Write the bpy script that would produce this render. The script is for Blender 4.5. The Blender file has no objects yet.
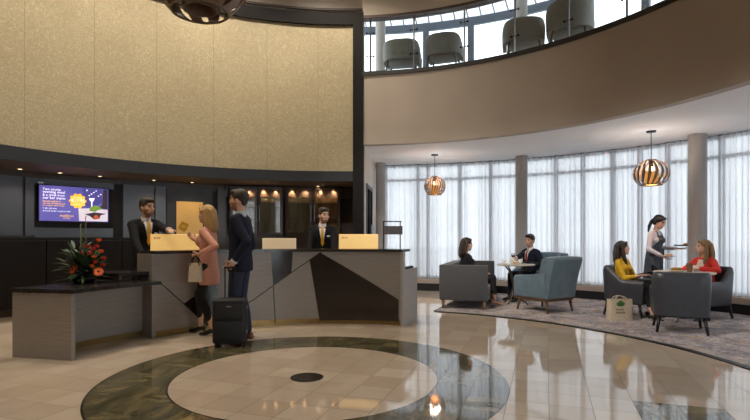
import bpy, bmesh, math, random
from mathutils import Vector, Matrix
from mathutils.bvhtree import BVHTree
random.seed(7)
PI = math.pi
sc = bpy.context.scene
COL = sc.collection
CX, CY = -0.61, 4.5                 # centre of the rotunda
EYE = 1.246

# ------------------------------------------------------------------ survey helpers (750 x 420 frame, 24 mm lens)
def ray(px): return (px - 375.0) / 500.0
def at(px, Y): return ray(px) * Y
def zat(py, Y): return EYE + (237.0 - py) / 500.0 * Y
def hit(px, R):
    k = ray(px)
    a = 1 + k * k; b = 2 * (-k * CX) - 2 * CY; c = CX * CX + CY * CY - R * R
    Y = (-b + math.sqrt(b * b - 4 * a * c)) / (2 * a)
    return math.degrees(math.atan2(Y - CY, k * Y - CX)), Y
def ang(px, R): return hit(px, R)[0]
def pol(a, R, z=0.0):
    t = math.radians(a)
    return Vector((CX + R * math.cos(t), CY + R * math.sin(t), z))

# ------------------------------------------------------------------ materials
def new_mat(name):
    m = bpy.data.materials.new(name); m.use_nodes = True
    nt = m.node_tree; nt.nodes.clear()
    return m, nt
def lin(c):
    return tuple(((x / 12.92) if x <= 0.04045 else ((x + 0.055) / 1.055) ** 2.4) for x in [v / 255.0 for v in c])
def M(name, rgb, rough=0.5, metal=0.0, vary=0.12, scale=8.0, bump=0.0, stretch=(1, 1, 1), coat=0.0, spec=0.5,
      emit=None, estr=0.0, rgb2=None, sheen=0.0, bscale=None):
    m, nt = new_mat(name)
    N, L = nt.nodes, nt.links
    out = N.new('ShaderNodeOutputMaterial'); p = N.new('ShaderNodeBsdfPrincipled')
    L.new(p.outputs[0], out.inputs[0])
    tc = N.new('ShaderNodeTexCoord'); mp = N.new('ShaderNodeMapping'); mp.inputs['Scale'].default_value = stretch
    L.new(tc.outputs['Object'], mp.inputs[0])
    nz = N.new('ShaderNodeTexNoise'); nz.inputs['Scale'].default_value = scale; nz.inputs['Detail'].default_value = 4
    L.new(mp.outputs[0], nz.inputs['Vector'])
    c = lin(rgb)
    a = tuple(min(1, x * (1 - vary)) for x in c); b = tuple(min(1, x * (1 + vary)) for x in c) if rgb2 is None else lin(rgb2)
    cr = N.new('ShaderNodeValToRGB')
    cr.color_ramp.elements[0].position = 0.3; cr.color_ramp.elements[1].position = 0.7
    cr.color_ramp.elements[0].color = (*a, 1); cr.color_ramp.elements[1].color = (*b, 1)
    L.new(nz.outputs['Fac'], cr.inputs[0]); L.new(cr.outputs[0], p.inputs['Base Color'])
    p.inputs['Roughness'].default_value = rough; p.inputs['Metallic'].default_value = metal
    p.inputs['Specular IOR Level'].default_value = spec
    p.inputs['Coat Weight'].default_value = coat; p.inputs['Coat Roughness'].default_value = 0.15
    p.inputs['Sheen Weight'].default_value = sheen
    if emit:
        p.inputs['Emission Color'].default_value = (*lin(emit), 1); p.inputs['Emission Strength'].default_value = estr
    if bump:
        bn = N.new('ShaderNodeBump'); bn.inputs['Strength'].default_value = bump; bn.inputs['Distance'].default_value = 0.01
        n2 = N.new('ShaderNodeTexNoise'); n2.inputs['Scale'].default_value = bscale or scale * 6; n2.inputs['Detail'].default_value = 3
        L.new(mp.outputs[0], n2.inputs['Vector'])
        L.new(n2.outputs['Fac'], bn.inputs['Height']); L.new(bn.outputs[0], p.inputs['Normal'])
    return m
def math_node(nt, op, a, b=None, c=None):
    n = nt.nodes.new('ShaderNodeMath'); n.operation = op
    for i, v in enumerate((a, b, c)):
        if v is None: continue
        if isinstance(v, (int, float)): n.inputs[i].default_value = v
        else: nt.links.new(v, n.inputs[i])
    return n.outputs[0]
def mix_col(nt, fac, a, b, mode='MIX'):
    n = nt.nodes.new('ShaderNodeMix'); n.data_type = 'RGBA'; n.blend_type = mode
    for sock, v in ((n.inputs[0], fac), (n.inputs[6], a), (n.inputs[7], b)):
        if isinstance(v, (int, float)): sock.default_value = v
        elif isinstance(v, tuple): sock.default_value = (*v, 1) if len(v) == 3 else v
        else: nt.links.new(v, sock)
    return n.outputs[2]

def floor_material():
    m, nt = new_mat('polished_stone_tiles'); N, L = nt.nodes, nt.links
    out = N.new('ShaderNodeOutputMaterial'); p = N.new('ShaderNodeBsdfPrincipled'); L.new(p.outputs[0], out.inputs[0])
    tc = N.new('ShaderNodeTexCoord'); sp = N.new('ShaderNodeSeparateXYZ'); L.new(tc.outputs['Object'], sp.inputs[0])
    X, Y = sp.outputs[0], sp.outputs[1]
    th = math.radians(18.9); s, c = math.sin(th), math.cos(th)
    u = math_node(nt, 'SUBTRACT', math_node(nt, 'MULTIPLY', X, c), math_node(nt, 'MULTIPLY', Y, s))
    v = math_node(nt, 'ADD', math_node(nt, 'MULTIPLY', X, s), math_node(nt, 'MULTIPLY', Y, c))
    u = math_node(nt, 'ADD', u, -0.02 + 30.0); v = math_node(nt, 'ADD', v, -0.04 + 30.0)
    T = 0.3
    iu = math_node(nt, 'FLOOR', math_node(nt, 'DIVIDE', u, T)); iv = math_node(nt, 'FLOOR', math_node(nt, 'DIVIDE', v, T))
    fu = math_node(nt, 'ABSOLUTE', math_node(nt, 'SUBTRACT', math_node(nt, 'FRACT', math_node(nt, 'DIVIDE', u, T)), 0.5))
    fv = math_node(nt, 'ABSOLUTE', math_node(nt, 'SUBTRACT', math_node(nt, 'FRACT', math_node(nt, 'DIVIDE', v, T)), 0.5))
    line = math_node(nt, 'GREATER_THAN', math_node(nt, 'MAXIMUM', fu, math_node(nt, 'SUBTRACT', fv, 0.001)), 0.4925)
    cb = N.new('ShaderNodeCombineXYZ'); L.new(iu, cb.inputs[0]); L.new(iv, cb.inputs[1])
    wn = N.new('ShaderNodeTexWhiteNoise'); wn.noise_dimensions = '3D'; L.new(cb.outputs[0], wn.inputs['Vector'])
    nz = N.new('ShaderNodeTexNoise'); nz.inputs['Scale'].default_value = 5; nz.inputs['Detail'].default_value = 6
    L.new(tc.outputs['Object'], nz.inputs['Vector'])
    cream = mix_col(nt, wn.outputs['Value'], lin((206, 188, 168)), lin((224, 209, 190)))
    cream = mix_col(nt, math_node(nt, 'MULTIPLY', nz.outputs['Fac'], 0.35), cream, lin((176, 152, 124)))
    # marble of the ring: each slab turned its own way
    rot = N.new('ShaderNodeVectorRotate'); rot.rotation_type = 'Z_AXIS'
    L.new(tc.outputs['Object'], rot.inputs['Vector']); L.new(math_node(nt, 'MULTIPLY', math_node(nt, 'ROUND', math_node(nt, 'MULTIPLY', wn.outputs['Value'], 2)), 1.571), rot.inputs['Angle'])
    mp = N.new('ShaderNodeMapping'); mp.inputs['Scale'].default_value = (1.6, 5.5, 1); L.new(rot.outputs[0], mp.inputs[0])
    n2 = N.new('ShaderNodeTexNoise'); n2.inputs['Scale'].default_value = 1.6; n2.inputs['Detail'].default_value = 7; n2.inputs['Distortion'].default_value = 0.8
    L.new(mp.outputs[0], n2.inputs['Vector'])
    cr = N.new('ShaderNodeValToRGB'); e = cr.color_ramp.elements
    e[0].position = 0.25; e[0].color = (*lin((58, 58, 42)), 1); e[1].position = 0.82; e[1].color = (*lin((176, 156, 114)), 1)
    k = cr.color_ramp.elements.new(0.52); k.color = (*lin((124, 116, 86)), 1)
    L.new(n2.outputs['Fac'], cr.inputs[0])
    marble = mix_col(nt, math_node(nt, 'MULTIPLY', wn.outputs['Value'], 0.7), cr.outputs[0], lin((54, 56, 43)))
    dx = math_node(nt, 'SUBTRACT', X, CX); dy = math_node(nt, 'SUBTRACT', Y, CY)
    d = math_node(nt, 'SQRT', math_node(nt, 'ADD', math_node(nt, 'MULTIPLY', dx, dx), math_node(nt, 'MULTIPLY', dy, dy)))
    def band(a, b): return math_node(nt, 'MULTIPLY', math_node(nt, 'GREATER_THAN', d, a), math_node(nt, 'LESS_THAN', d, b))
    ring = band(1.17, 1.75)
    def box(u0, u1, v0, v1):
        a = math_node(nt, 'MULTIPLY', math_node(nt, 'GREATER_THAN', u, u0 + 29.98), math_node(nt, 'LESS_THAN', u, u1 + 29.98))
        b = math_node(nt, 'MULTIPLY', math_node(nt, 'GREATER_THAN', v, v0 + 29.96), math_node(nt, 'LESS_THAN', v, v1 + 29.96))
        return math_node(nt, 'MULTIPLY', a, b)
    dark = math_node(nt, 'MAXIMUM', ring, box(0.62, 1.22, 3.64, 4.24))
    edge = math_node(nt, 'MAXIMUM', band(1.160, 1.175), band(1.745, 1.760))
    col = mix_col(nt, dark, cream, marble)
    grout = mix_col(nt, dark, lin((70, 60, 50)), lin((24, 24, 20)))
    col = mix_col(nt, math_node(nt, 'MULTIPLY', line, 0.9), col, grout)
    col = mix_col(nt, edge, col, lin((34, 32, 26)))
    L.new(col, p.inputs['Base Color'])
    rg = math_node(nt, 'ADD', math_node(nt, 'MULTIPLY', nz.outputs['Fac'], 0.05), 0.03)
    rg = math_node(nt, 'ADD', rg, math_node(nt, 'MULTIPLY', line, 0.3)); L.new(rg, p.inputs['Roughness']); L.new(math_node(nt, 'SUBTRACT', 0.5, math_node(nt, 'MULTIPLY', line, 0.4)), p.inputs['Specular IOR Level'])
    p.inputs['IOR'].default_value = 1.95
    n3 = N.new('ShaderNodeTexNoise'); n3.inputs['Scale'].default_value = 2.2; L.new(tc.outputs['Object'], n3.inputs['Vector'])
    bn = N.new('ShaderNodeBump'); bn.inputs['Strength'].default_value = 0.02; bn.inputs['Distance'].default_value = 0.05
    L.new(n3.outputs['Fac'], bn.inputs['Height']); L.new(bn.outputs[0], p.inputs['Normal'])
    return m

def carpet_material():
    m, nt = new_mat('patterned_carpet'); N, L = nt.nodes, nt.links
    out = N.new('ShaderNodeOutputMaterial'); p = N.new('ShaderNodeBsdfPrincipled'); L.new(p.outputs[0], out.inputs[0])
    tc = N.new('ShaderNodeTexCoord')
    nz = N.new('ShaderNodeTexNoise'); nz.inputs['Scale'].default_value = 3.2; nz.inputs['Detail'].default_value = 5; nz.inputs['Distortion'].default_value = 1.2
    L.new(tc.outputs['Object'], nz.inputs['Vector'])
    cr = N.new('ShaderNodeValToRGB'); e = cr.color_ramp.elements
    e[0].position = 0.36; e[0].color = (*lin((142, 136, 142)), 1); e[1].position = 0.62; e[1].color = (*lin((192, 180, 174)), 1)
    L.new(nz.outputs['Fac'], cr.inputs[0])
    def veins(scale, rgb, col, amt, w):
        n = N.new('ShaderNodeTexNoise'); n.inputs['Scale'].default_value = scale; n.inputs['Detail'].default_value = 2; n.inputs['Distortion'].default_value = 2.0
        L.new(tc.outputs['Object'], n.inputs['Vector'])
        a = math_node(nt, 'LESS_THAN', math_node(nt, 'ABSOLUTE', math_node(nt, 'SUBTRACT', n.outputs['Fac'], 0.5)), w)
        return mix_col(nt, math_node(nt, 'MULTIPLY', a, amt), col, lin(rgb))
    col = veins(4.5, (106, 98, 114), cr.outputs[0], 0.7, 0.025)
    col = veins(6.3, (216, 204, 196), col, 0.45, 0.022)
    n = N.new('ShaderNodeTexNoise'); n.inputs['Scale'].default_value = 5.0; n.inputs['Detail'].default_value = 3; L.new(tc.outputs['Object'], n.inputs['Vector'])
    col = mix_col(nt, math_node(nt, 'MULTIPLY', math_node(nt, 'GREATER_THAN', n.outputs['Fac'], 0.62), 0.5), col, lin((186, 150, 84)))
    L.new(col, p.inputs['Base Color']); p.inputs['Roughness'].default_value = 0.95; p.inputs['Specular IOR Level'].default_value = 0.1
    f = N.new('ShaderNodeTexNoise'); f.inputs['Scale'].default_value = 160; L.new(tc.outputs['Object'], f.inputs['Vector'])
    bn = N.new('ShaderNodeBump'); bn.inputs['Strength'].default_value = 0.5; bn.inputs['Distance'].default_value = 0.006
    L.new(f.outputs['Fac'], bn.inputs['Height']); L.new(bn.outputs[0], p.inputs['Normal'])
    return m

def gold_material():
    m, nt = new_mat('gold_scribble_wallpaper'); N, L = nt.nodes, nt.links
    out = N.new('ShaderNodeOutputMaterial'); p = N.new('ShaderNodeBsdfPrincipled'); L.new(p.outputs[0], out.inputs[0])
    tc = N.new('ShaderNodeTexCoord')
    nz = N.new('ShaderNodeTexNoise'); nz.inputs['Scale'].default_value = 9; nz.inputs['Detail'].default_value = 3; nz.inputs['Distortion'].default_value = 3.0
    L.new(tc.outputs['Object'], nz.inputs['Vector'])
    a = math_node(nt, 'ABSOLUTE', math_node(nt, 'SUBTRACT', nz.outputs['Fac'], 0.5))
    hair = math_node(nt, 'SUBTRACT', 1.0, math_node(nt, 'MINIMUM', math_node(nt, 'MULTIPLY', a, 22.0), 1.0))
    big = N.new('ShaderNodeTexNoise'); big.inputs['Scale'].default_value = 0.7; L.new(tc.outputs['Object'], big.inputs['Vector'])
    base = mix_col(nt, big.outputs['Fac'], lin((158, 144, 114)), lin((174, 160, 128)))
    col = mix_col(nt, math_node(nt, 'MULTIPLY', hair, 0.5), base, lin((212, 198, 164)))
    # seams between the paper lengths
    sp = N.new('ShaderNodeSeparateXYZ'); L.new(tc.outputs['Object'], sp.inputs[0])
    t = math_node(nt, 'ARCTAN2', math_node(nt, 'SUBTRACT', sp.outputs[1], CY), math_node(nt, 'SUBTRACT', sp.outputs[0], CX))
    f = math_node(nt, 'FRACT', math_node(nt, 'ADD', math_node(nt, 'MULTIPLY', t, 5.2), 0.35))
    seam = math_node(nt, 'LESS_THAN', f, 0.010)
    col = mix_col(nt, math_node(nt, 'MULTIPLY', seam, 0.45), col, lin((110, 96, 66)))
    L.new(col, p.inputs['Base Color']); p.inputs['Roughness'].default_value = 0.5; p.inputs['Metallic'].default_value = 0.15
    bn = N.new('ShaderNodeBump'); bn.inputs['Strength'].default_value = 0.25; bn.inputs['Distance'].default_value = 0.01
    L.new(hair, bn.inputs['Height']); L.new(bn.outputs[0], p.inputs['Normal'])
    return m

def curtain_material():
    m, nt = new_mat('sheer_voile'); N, L = nt.nodes, nt.links
    out = N.new('ShaderNodeOutputMaterial')
    tc = N.new('ShaderNodeTexCoord'); nz = N.new('ShaderNodeTexNoise'); nz.inputs['Scale'].default_value = 90; L.new(tc.outputs['Object'], nz.inputs['Vector'])
    cr = N.new('ShaderNodeValToRGB'); cr.color_ramp.elements[0].color = (0.74, 0.75, 0.78, 1); cr.color_ramp.elements[1].color = (0.88, 0.89, 0.92, 1)
    L.new(nz.outputs['Fac'], cr.inputs[0])
    tl = N.new('ShaderNodeBsdfTranslucent'); df = N.new('ShaderNodeBsdfDiffuse'); tr = N.new('ShaderNodeBsdfTransparent')
    L.new(cr.outputs[0], tl.inputs[0]); L.new(cr.outputs[0], df.inputs[0]); tr.inputs[0].default_value = (0.93, 0.94, 0.97, 1)
    a = N.new('ShaderNodeMixShader'); a.inputs[0].default_value = 0.35; L.new(tl.outputs[0], a.inputs[1]); L.new(df.outputs[0], a.inputs[2])
    b = N.new('ShaderNodeMixShader'); b.inputs[0].default_value = 0.13; L.new(a.outputs[0], b.inputs[1]); L.new(tr.outputs[0], b.inputs[2])
    L.new(b.outputs[0], out.inputs[0])
    return m

def glass_material(name, tint=(0.95, 0.97, 0.97), base=0.03):
    m, nt = new_mat(name); N, L = nt.nodes, nt.links
    out = N.new('ShaderNodeOutputMaterial'); tr = N.new('ShaderNodeBsdfTransparent'); tr.inputs[0].default_value = (*tint, 1)
    gl = N.new('ShaderNodeBsdfGlossy'); gl.inputs['Roughness'].default_value = 0.03
    lw = N.new('ShaderNodeLayerWeight'); lw.inputs[0].default_value = 0.35
    mx = N.new('ShaderNodeMixShader')
    L.new(math_node(nt, 'ADD', math_node(nt, 'MULTIPLY', lw.outputs['Fresnel'], 0.5), base), mx.inputs[0])
    L.new(tr.outputs[0], mx.inputs[1]); L.new(gl.outputs[0], mx.inputs[2]); L.new(mx.outputs[0], out.inputs[0])
    return m

def veneer_material():
    m, nt = new_mat('bronze_veneer'); N, L = nt.nodes, nt.links
    out = N.new('ShaderNodeOutputMaterial'); p = N.new('ShaderNodeBsdfPrincipled'); tl = N.new('ShaderNodeBsdfTranslucent')
    tc = N.new('ShaderNodeTexCoord'); nz = N.new('ShaderNodeTexNoise'); nz.inputs['Scale'].default_value = 22; L.new(tc.outputs['Object'], nz.inputs['Vector'])
    cr = N.new('ShaderNodeValToRGB'); cr.color_ramp.elements[0].color = (*lin((112, 90, 74)), 1); cr.color_ramp.elements[1].color = (*lin((160, 134, 112)), 1)
    L.new(nz.outputs['Fac'], cr.inputs[0]); L.new(cr.outputs[0], p.inputs['Base Color']); L.new(cr.outputs[0], tl.inputs[0])
    p.inputs['Roughness'].default_value = 0.35
    mx = N.new('ShaderNodeMixShader'); mx.inputs[0].default_value = 0.28
    L.new(p.outputs[0], mx.inputs[1]); L.new(tl.outputs[0], mx.inputs[2]); L.new(mx.outputs[0], out.inputs[0])
    return m

# ------------------------------------------------------------------ mesh helpers
def bx(bm, x0, x1, y0, y1, z0, z1, bev=0.0, mat=None, seg=2):
    g = bmesh.ops.create_cube(bm, size=1.0)['verts']
    bmesh.ops.scale(bm, vec=(x1 - x0, y1 - y0, z1 - z0), verts=g)
    bmesh.ops.translate(bm, vec=((x0 + x1) / 2, (y0 + y1) / 2, (z0 + z1) / 2), verts=g)
    if bev > 0:
        es = list({e for v in g for e in v.link_edges})
        r = bmesh.ops.bevel(bm, geom=es, offset=bev, segments=seg, affect='EDGES', profile=0.5)
        g = list({v for f in r['faces'] for v in f.verts} | {v for v in g if v.is_valid})
    if mat is not None: bmesh.ops.transform(bm, matrix=mat, verts=g)
    return g
def frame_of(d):
    d = d.normalized(); a = Vector((0, 0, 1)) if abs(d.z) < 0.95 else Vector((1, 0, 0))
    u = d.cross(a).normalized(); return u, d.cross(u).normalized()
def tube(bm, pts, rad, seg=10, caps=True):
    pts = [Vector(p) for p in pts]; n = len(pts)
    rs = rad if isinstance(rad, (list, tuple)) else [rad] * n
    rings = []; u = None
    for i, p in enumerate(pts):
        d = (pts[min(i + 1, n - 1)] - pts[max(i - 1, 0)])
        if u is None: u, w = frame_of(d)
        else:
            d = d.normalized(); u = (u - d * u.dot(d)).normalized(); w = d.cross(u).normalized()
        rings.append([bm.verts.new(p + (u * math.cos(t) + w * math.sin(t)) * rs[i]) for t in (2 * PI * k / seg for k in range(seg))])
    for a, b in zip(rings, rings[1:]):
        for k in range(seg): bm.faces.new((a[k], a[(k + 1) % seg], b[(k + 1) % seg], b[k]))
    if caps: bm.faces.new(rings[0][::-1]); bm.faces.new(rings[-1])
def lathe(bm, prof, seg=28, c=(0, 0, 0)):
    rings = []
    for r, z in prof:
        if r < 1e-5: rings.append([bm.verts.new((c[0], c[1], c[2] + z))])
        else: rings.append([bm.verts.new((c[0] + r * math.cos(2 * PI * k / seg), c[1] + r * math.sin(2 * PI * k / seg), c[2] + z)) for k in range(seg)])
    for a, b in zip(rings, rings[1:]):
        for k in range(seg):
            q = [a[k % len(a)], a[(k + 1) % len(a)], b[(k + 1) % len(b)], b[k % len(b)]]
            q = list(dict.fromkeys(q))
            if len(q) > 2: bm.faces.new(q)
def ell(bm, c, r, R=None, sub=2):
    g = bmesh.ops.create_icosphere(bm, subdivisions=sub, radius=1.0)['verts']
    m = Matrix.Translation(Vector(c)) @ (R.to_4x4() if R is not None else Matrix()) @ Matrix.Diagonal((r[0], r[1], r[2], 1))
    bmesh.ops.transform(bm, matrix=m, verts=g); return g
def arc(bm, R0, R1, z0, z1, a0, a1, step=1.5, zt=None):
    """curved solid slab about the rotunda axis"""
    n = max(1, int(abs(a1 - a0) / step + 0.5)); full = abs(abs(a1 - a0) - 360) < 1e-6
    cols = []
    for i in range(n + (0 if full else 1)):
        a = a0 + (a1 - a0) * i / n
        cols.append([bm.verts.new(pol(a, r, z)) for r, z in ((R0, z0), (R1, z0), (R1, z1), (R0, z1))])
    m = len(cols)
    for i in range(m if full else m - 1):
        A, B = cols[i], cols[(i + 1) % m]
        for k in range(4): bm.faces.new((A[k], A[(k + 1) % 4], B[(k + 1) % 4], B[k]))
    if not full: bm.faces.new(cols[0][::-1]); bm.faces.new(cols[-1])
def curved_poly(bm, pts, R, thick, step=1.5):
    """outline of (angle, z) points bent onto a cylinder, given thickness inwards"""
    t = bmesh.new()
    t.faces.new([t.verts.new((a, 0, z)) for a, z in pts])
    a0, a1 = min(p[0] for p in pts), max(p[0] for p in pts)
    bmesh.ops.triangulate(t, faces=t.faces[:])
    a = a0 + step
    while a < a1:
        bmesh.ops.bisect_plane(t, geom=t.verts[:] + t.edges[:] + t.faces[:], plane_co=(a, 0, 0), plane_no=(1, 0, 0)); a += step
    front, back = {}, {}
    for v in t.verts:
        front[v] = bm.verts.new(pol(v.co.x, R - thick, v.co.z)); back[v] = bm.verts.new(pol(v.co.x, R, v.co.z))
    for f in t.faces:
        bm.faces.new([front[v] for v in f.verts]); bm.faces.new([back[v] for v in f.verts][::-1])
    for e in t.edges:
        if len(e.link_faces) == 1:
            a, b = e.verts; bm.faces.new((front[a], front[b], back[b], back[a]))
    t.free()
def grid_solid(bm, P, T, closed_u=False):
    """P[i][j] outer points, T[i][j] inner points: closed shell between two grids"""
    A = [[bm.verts.new(p) for p in r] for r in P]; B = [[bm.verts.new(p) for p in r] for r in T]
    n, m = len(A), len(A[0])
    for i in range(n if closed_u else n - 1):
        i2 = (i + 1) % n
        for j in range(m - 1):
            bm.faces.new((A[i][j], A[i2][j], A[i2][j + 1], A[i][j + 1])); bm.faces.new((B[i][j + 1], B[i2][j + 1], B[i2][j], B[i][j]))
        bm.faces.new((A[i][0], B[i][0], B[i2][0], A[i2][0])); bm.faces.new((A[i][-1], A[i2][-1], B[i2][-1], B[i][-1]))
    if not closed_u:
        for j in range(m - 1):
            bm.faces.new((A[0][j], A[0][j + 1], B[0][j + 1], B[0][j])); bm.faces.new((A[-1][j], B[-1][j], B[-1][j + 1], A[-1][j + 1]))

# ------------------------------------------------------------------ objects
def props(o, label=None, cat=None, group=None, kind=None):
    if label: o['label'] = label
    if cat: o['category'] = cat
    if group: o['group'] = group
    if kind: o['kind'] = kind
    return o
def obj(name, bm, mat, parent=None, smooth=False, world=False, angle=None, label=None):
    if world and parent is not None:
        bmesh.ops.transform(bm, matrix=parent.matrix_basis.inverted(), verts=bm.verts[:])
    bmesh.ops.recalc_face_normals(bm, faces=bm.faces[:])
    me = bpy.data.meshes.new(name); bm.to_mesh(me); bm.free()
    o = bpy.data.objects.new(name, me); COL.objects.link(o)
    for x in (mat if isinstance(mat, (list, tuple)) else [mat]): me.materials.append(x)
    if parent is not None: o.parent = parent
    if smooth:
        if angle: me.set_sharp_from_angle(angle=math.radians(angle))
        for p in me.polygons: p.use_smooth = True
        if angle: me.set_sharp_from_angle(angle=math.radians(angle))
    if label: o['label'] = label
    return o
def thing(name, label, cat, loc=(0, 0, 0), rz=0.0, group=None, kind=None):
    o = bpy.data.objects.new(name, None); COL.objects.link(o)
    o.empty_display_size = 0.1
    o.location = loc; o.rotation_euler = (0, 0, rz)
    return props(o, label, cat, group, kind)
def struct(name, bm, mat, label, parent=None, smooth=False, angle=40):
    o = obj(name, bm, mat, parent, smooth=smooth, angle=angle if smooth else None)
    if parent is None: props(o, label, None, None, 'structure')
    return o
def kids(o): return [c for c in bpy.data.objects if c.parent == o]
def dup(o, label=None, loc=None, rz=None, parent=None):
    c = o.copy(); COL.objects.link(c); c.parent = parent
    if label: c['label'] = label
    if loc is not None: c.location = loc
    if rz is not None: c.rotation_euler = (0, 0, rz)
    for k in kids(o): dup(k, parent=c)
    return c
def face(dx, dy): return math.atan2(-dx, dy)
def text_mesh(s, size, extrude=0.0008, align='LEFT'):
    cu = bpy.data.curves.new('t', 'FONT'); cu.body = s; cu.size = size; cu.extrude = extrude; cu.align_x = align; cu.resolution_u = 2
    o = bpy.data.objects.new('t', cu); COL.objects.link(o)
    dg = bpy.context.evaluated_depsgraph_get(); dg.update()
    me = bpy.data.meshes.new_from_object(o.evaluated_get(dg))
    bpy.data.objects.remove(o); bpy.data.curves.remove(cu)
    bm = bmesh.new(); bm.from_mesh(me); bpy.data.meshes.remove(me)
    return bm
def text_on(name, s, size, mat, parent, M4):
    """lettering lying in its local XY plane, set by matrix M4 in the parent's frame"""
    bm = text_mesh(s, size); bmesh.ops.transform(bm, matrix=M4, verts=bm.verts[:])
    return obj(name, bm, mat, parent)
# ================================================================== palette
FLOOR = floor_material(); CARPET = carpet_material(); GOLDW = gold_material(); VOILE = curtain_material()
GLASS = glass_material('clear_glass'); RAILGLASS = glass_material('balustrade_glass', (0.93, 0.97, 0.98), 0.05); VENEER = veneer_material()
WHITE = M('warm_white_plaster', (212, 203, 192), 0.8, vary=0.03, scale=2)
FASCIA = M('beige_plaster', (176, 163, 150), 0.75, vary=0.04, scale=1.5)
CEIL = M('pale_ceiling_paint', (240, 238, 238), 0.85, vary=0.02, scale=1)
COLM = M('column_plaster', (170, 166, 163), 0.7, vary=0.04, scale=3)
BLACKW = M('black_stained_timber', (22, 19, 17), 0.6, vary=0.2, scale=6, stretch=(1, 1, 0.15), spec=0.2)
SLATE2 = M('dark_slate_lacquer', (44, 46, 50), 0.5, vary=0.06, scale=3, spec=0.35)
SLATE = M('slate_lacquer', (76, 82, 95), 0.4, vary=0.06, scale=3, coat=0.3)
ESPRD = M('black_brown_timber', (24, 19, 16), 0.45, vary=0.25, scale=9, stretch=(1, 1, 0.12), spec=0.3)
ESPR = M('espresso_timber', (58, 43, 33), 0.4, vary=0.25, scale=9, stretch=(1, 1, 0.12), coat=0.25)
SOFF = M('brown_soffit_board', (84, 70, 60), 0.6, vary=0.12, scale=5)
RECESS_SHADE = M('black_painted_recess_shade', (10, 9, 9), 0.6)  # flat black standing in for the shade in slots and recess
DESKG = M('grey_oak_veneer', (142, 134, 127), 0.42, vary=0.10, scale=11, stretch=(0.5, 0.5, 7), coat=0.15, bump=0.08, bscale=30)
DESKL = M('pale_grey_oak_edge', (168, 162, 158), 0.4, vary=0.08, scale=10, stretch=(0.5, 0.5, 6))
DESKD = M('smoked_glossy_panel', (38, 31, 27), 0.16, vary=0.25, scale=7, stretch=(1, 1, 5), coat=0.3)
STONE = M('dark_stone_worktop', (48, 43, 40), 0.22, vary=0.2, scale=20, coat=0.3)
BRASS = M('brushed_brass', (150, 122, 76), 0.38, metal=0.8, vary=0.12, scale=14)
STRIP = M('brown_edge_strip', (92, 74, 64), 0.5, vary=0.08)
STEEL = M('brushed_steel', (150, 152, 156), 0.3, metal=0.9, vary=0.05)
FRAME = M('blue_grey_aluminium', (96, 108, 124), 0.45, metal=0.3, vary=0.05)
LFRAME = M('grey_aluminium', (112, 118, 126), 0.45, metal=0.3, vary=0.05)
BASEB = M('black_skirting', (24, 23, 24), 0.5)
LEDGE = M('beige_sill_paint', (186, 170, 156), 0.6, vary=0.04)
PAVE = M('pale_paving', (212, 212, 214), 0.9, vary=0.08, scale=0.6)
BLACKM = M('black_metal', (22, 21, 21), 0.4, metal=0.4)

# ================================================================== setting
def disc(bm, R, z, n=128, a0=0, a1=360):
    bm.faces.new([bm.verts.new(pol(a0 + (a1 - a0) * i / n, R, z)) for i in range(n)])
bm = bmesh.new(); lathe(bm, [(0, -0.06), (9.2, -0.06), (9.2, 0), (0, 0)], 128, (CX, CY, 0))
o = struct('floor', bm, FLOOR, 'cream polished stone tile floor with round dark marble ring')
bm = bmesh.new(); arc(bm, 4.20, 7.34, 0.0005, 0.010, -68, 67.2)
o = struct('carpet', bm, CARPET, 'grey carpet with ochre and purple marbled flecks under the lounge seating'); o['kind'] = 'structure'
bm = bmesh.new(); arc(bm, 4.12, 4.20, 0.0005, 0.011, -68, 67.2)
arc(bm, 4.20, 7.34, 0.0005, 0.011, 67.2, 67.7)
struct('trim_carpet', bm, BASEB, 'thin dark stone strip edging the lounge carpet')

# gold rotunda wall with its black frame
aP0, aP1 = ang(363.5, 4.82), ang(353, 4.82)
bm = bmesh.new(); arc(bm, 4.85, 5.0, 2.47, 5.20, aP1, 215)
struct('wall_reception', bm, GOLDW, 'curved gold textured wallpaper wall above the reception', smooth=True)
bm = bmesh.new(); arc(bm, 4.80, 5.02, 5.20, 5.42, aP1, 215); 
struct('trim_1', bm, BLACKW, 'black curved timber border along the top of the gold wall', smooth=True)
bm = bmesh.new(); arc(bm, 4.79, 5.05, 0, 5.42, aP0, aP1, 0.6)
struct('trim_2', bm, BLACKW, 'tall black timber post ending the gold wall')
bm = bmesh.new(); arc(bm, 5.0, 5.12, 5.42, 6.6, aP0, 215)
struct('wall_upper', bm, WHITE, 'white curved upper wall over the black border', smooth=True)
bm = bmesh.new(); arc(bm, 4.96, 5.0, 5.535, 5.575, aP0 + 0.2, 215)
struct('trim_3', bm, STRIP, 'thin brown strip on the white wall above the black border', smooth=True)
# canopy over the back of reception
bm = bmesh.new(); arc(bm, 4.80, 4.86, 2.28, 2.47, aP1, 215)
struct('trim_4', bm, SLATE2, 'dark slate band along the bottom of the gold wall', smooth=True)
bm = bmesh.new(); arc(bm, 4.86, 6.2, 2.285, 2.46, aP1 - 0.5, 215)
struct('ceiling_reception', bm, SOFF, 'low brown ceiling over the back of the reception', smooth=True)
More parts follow.
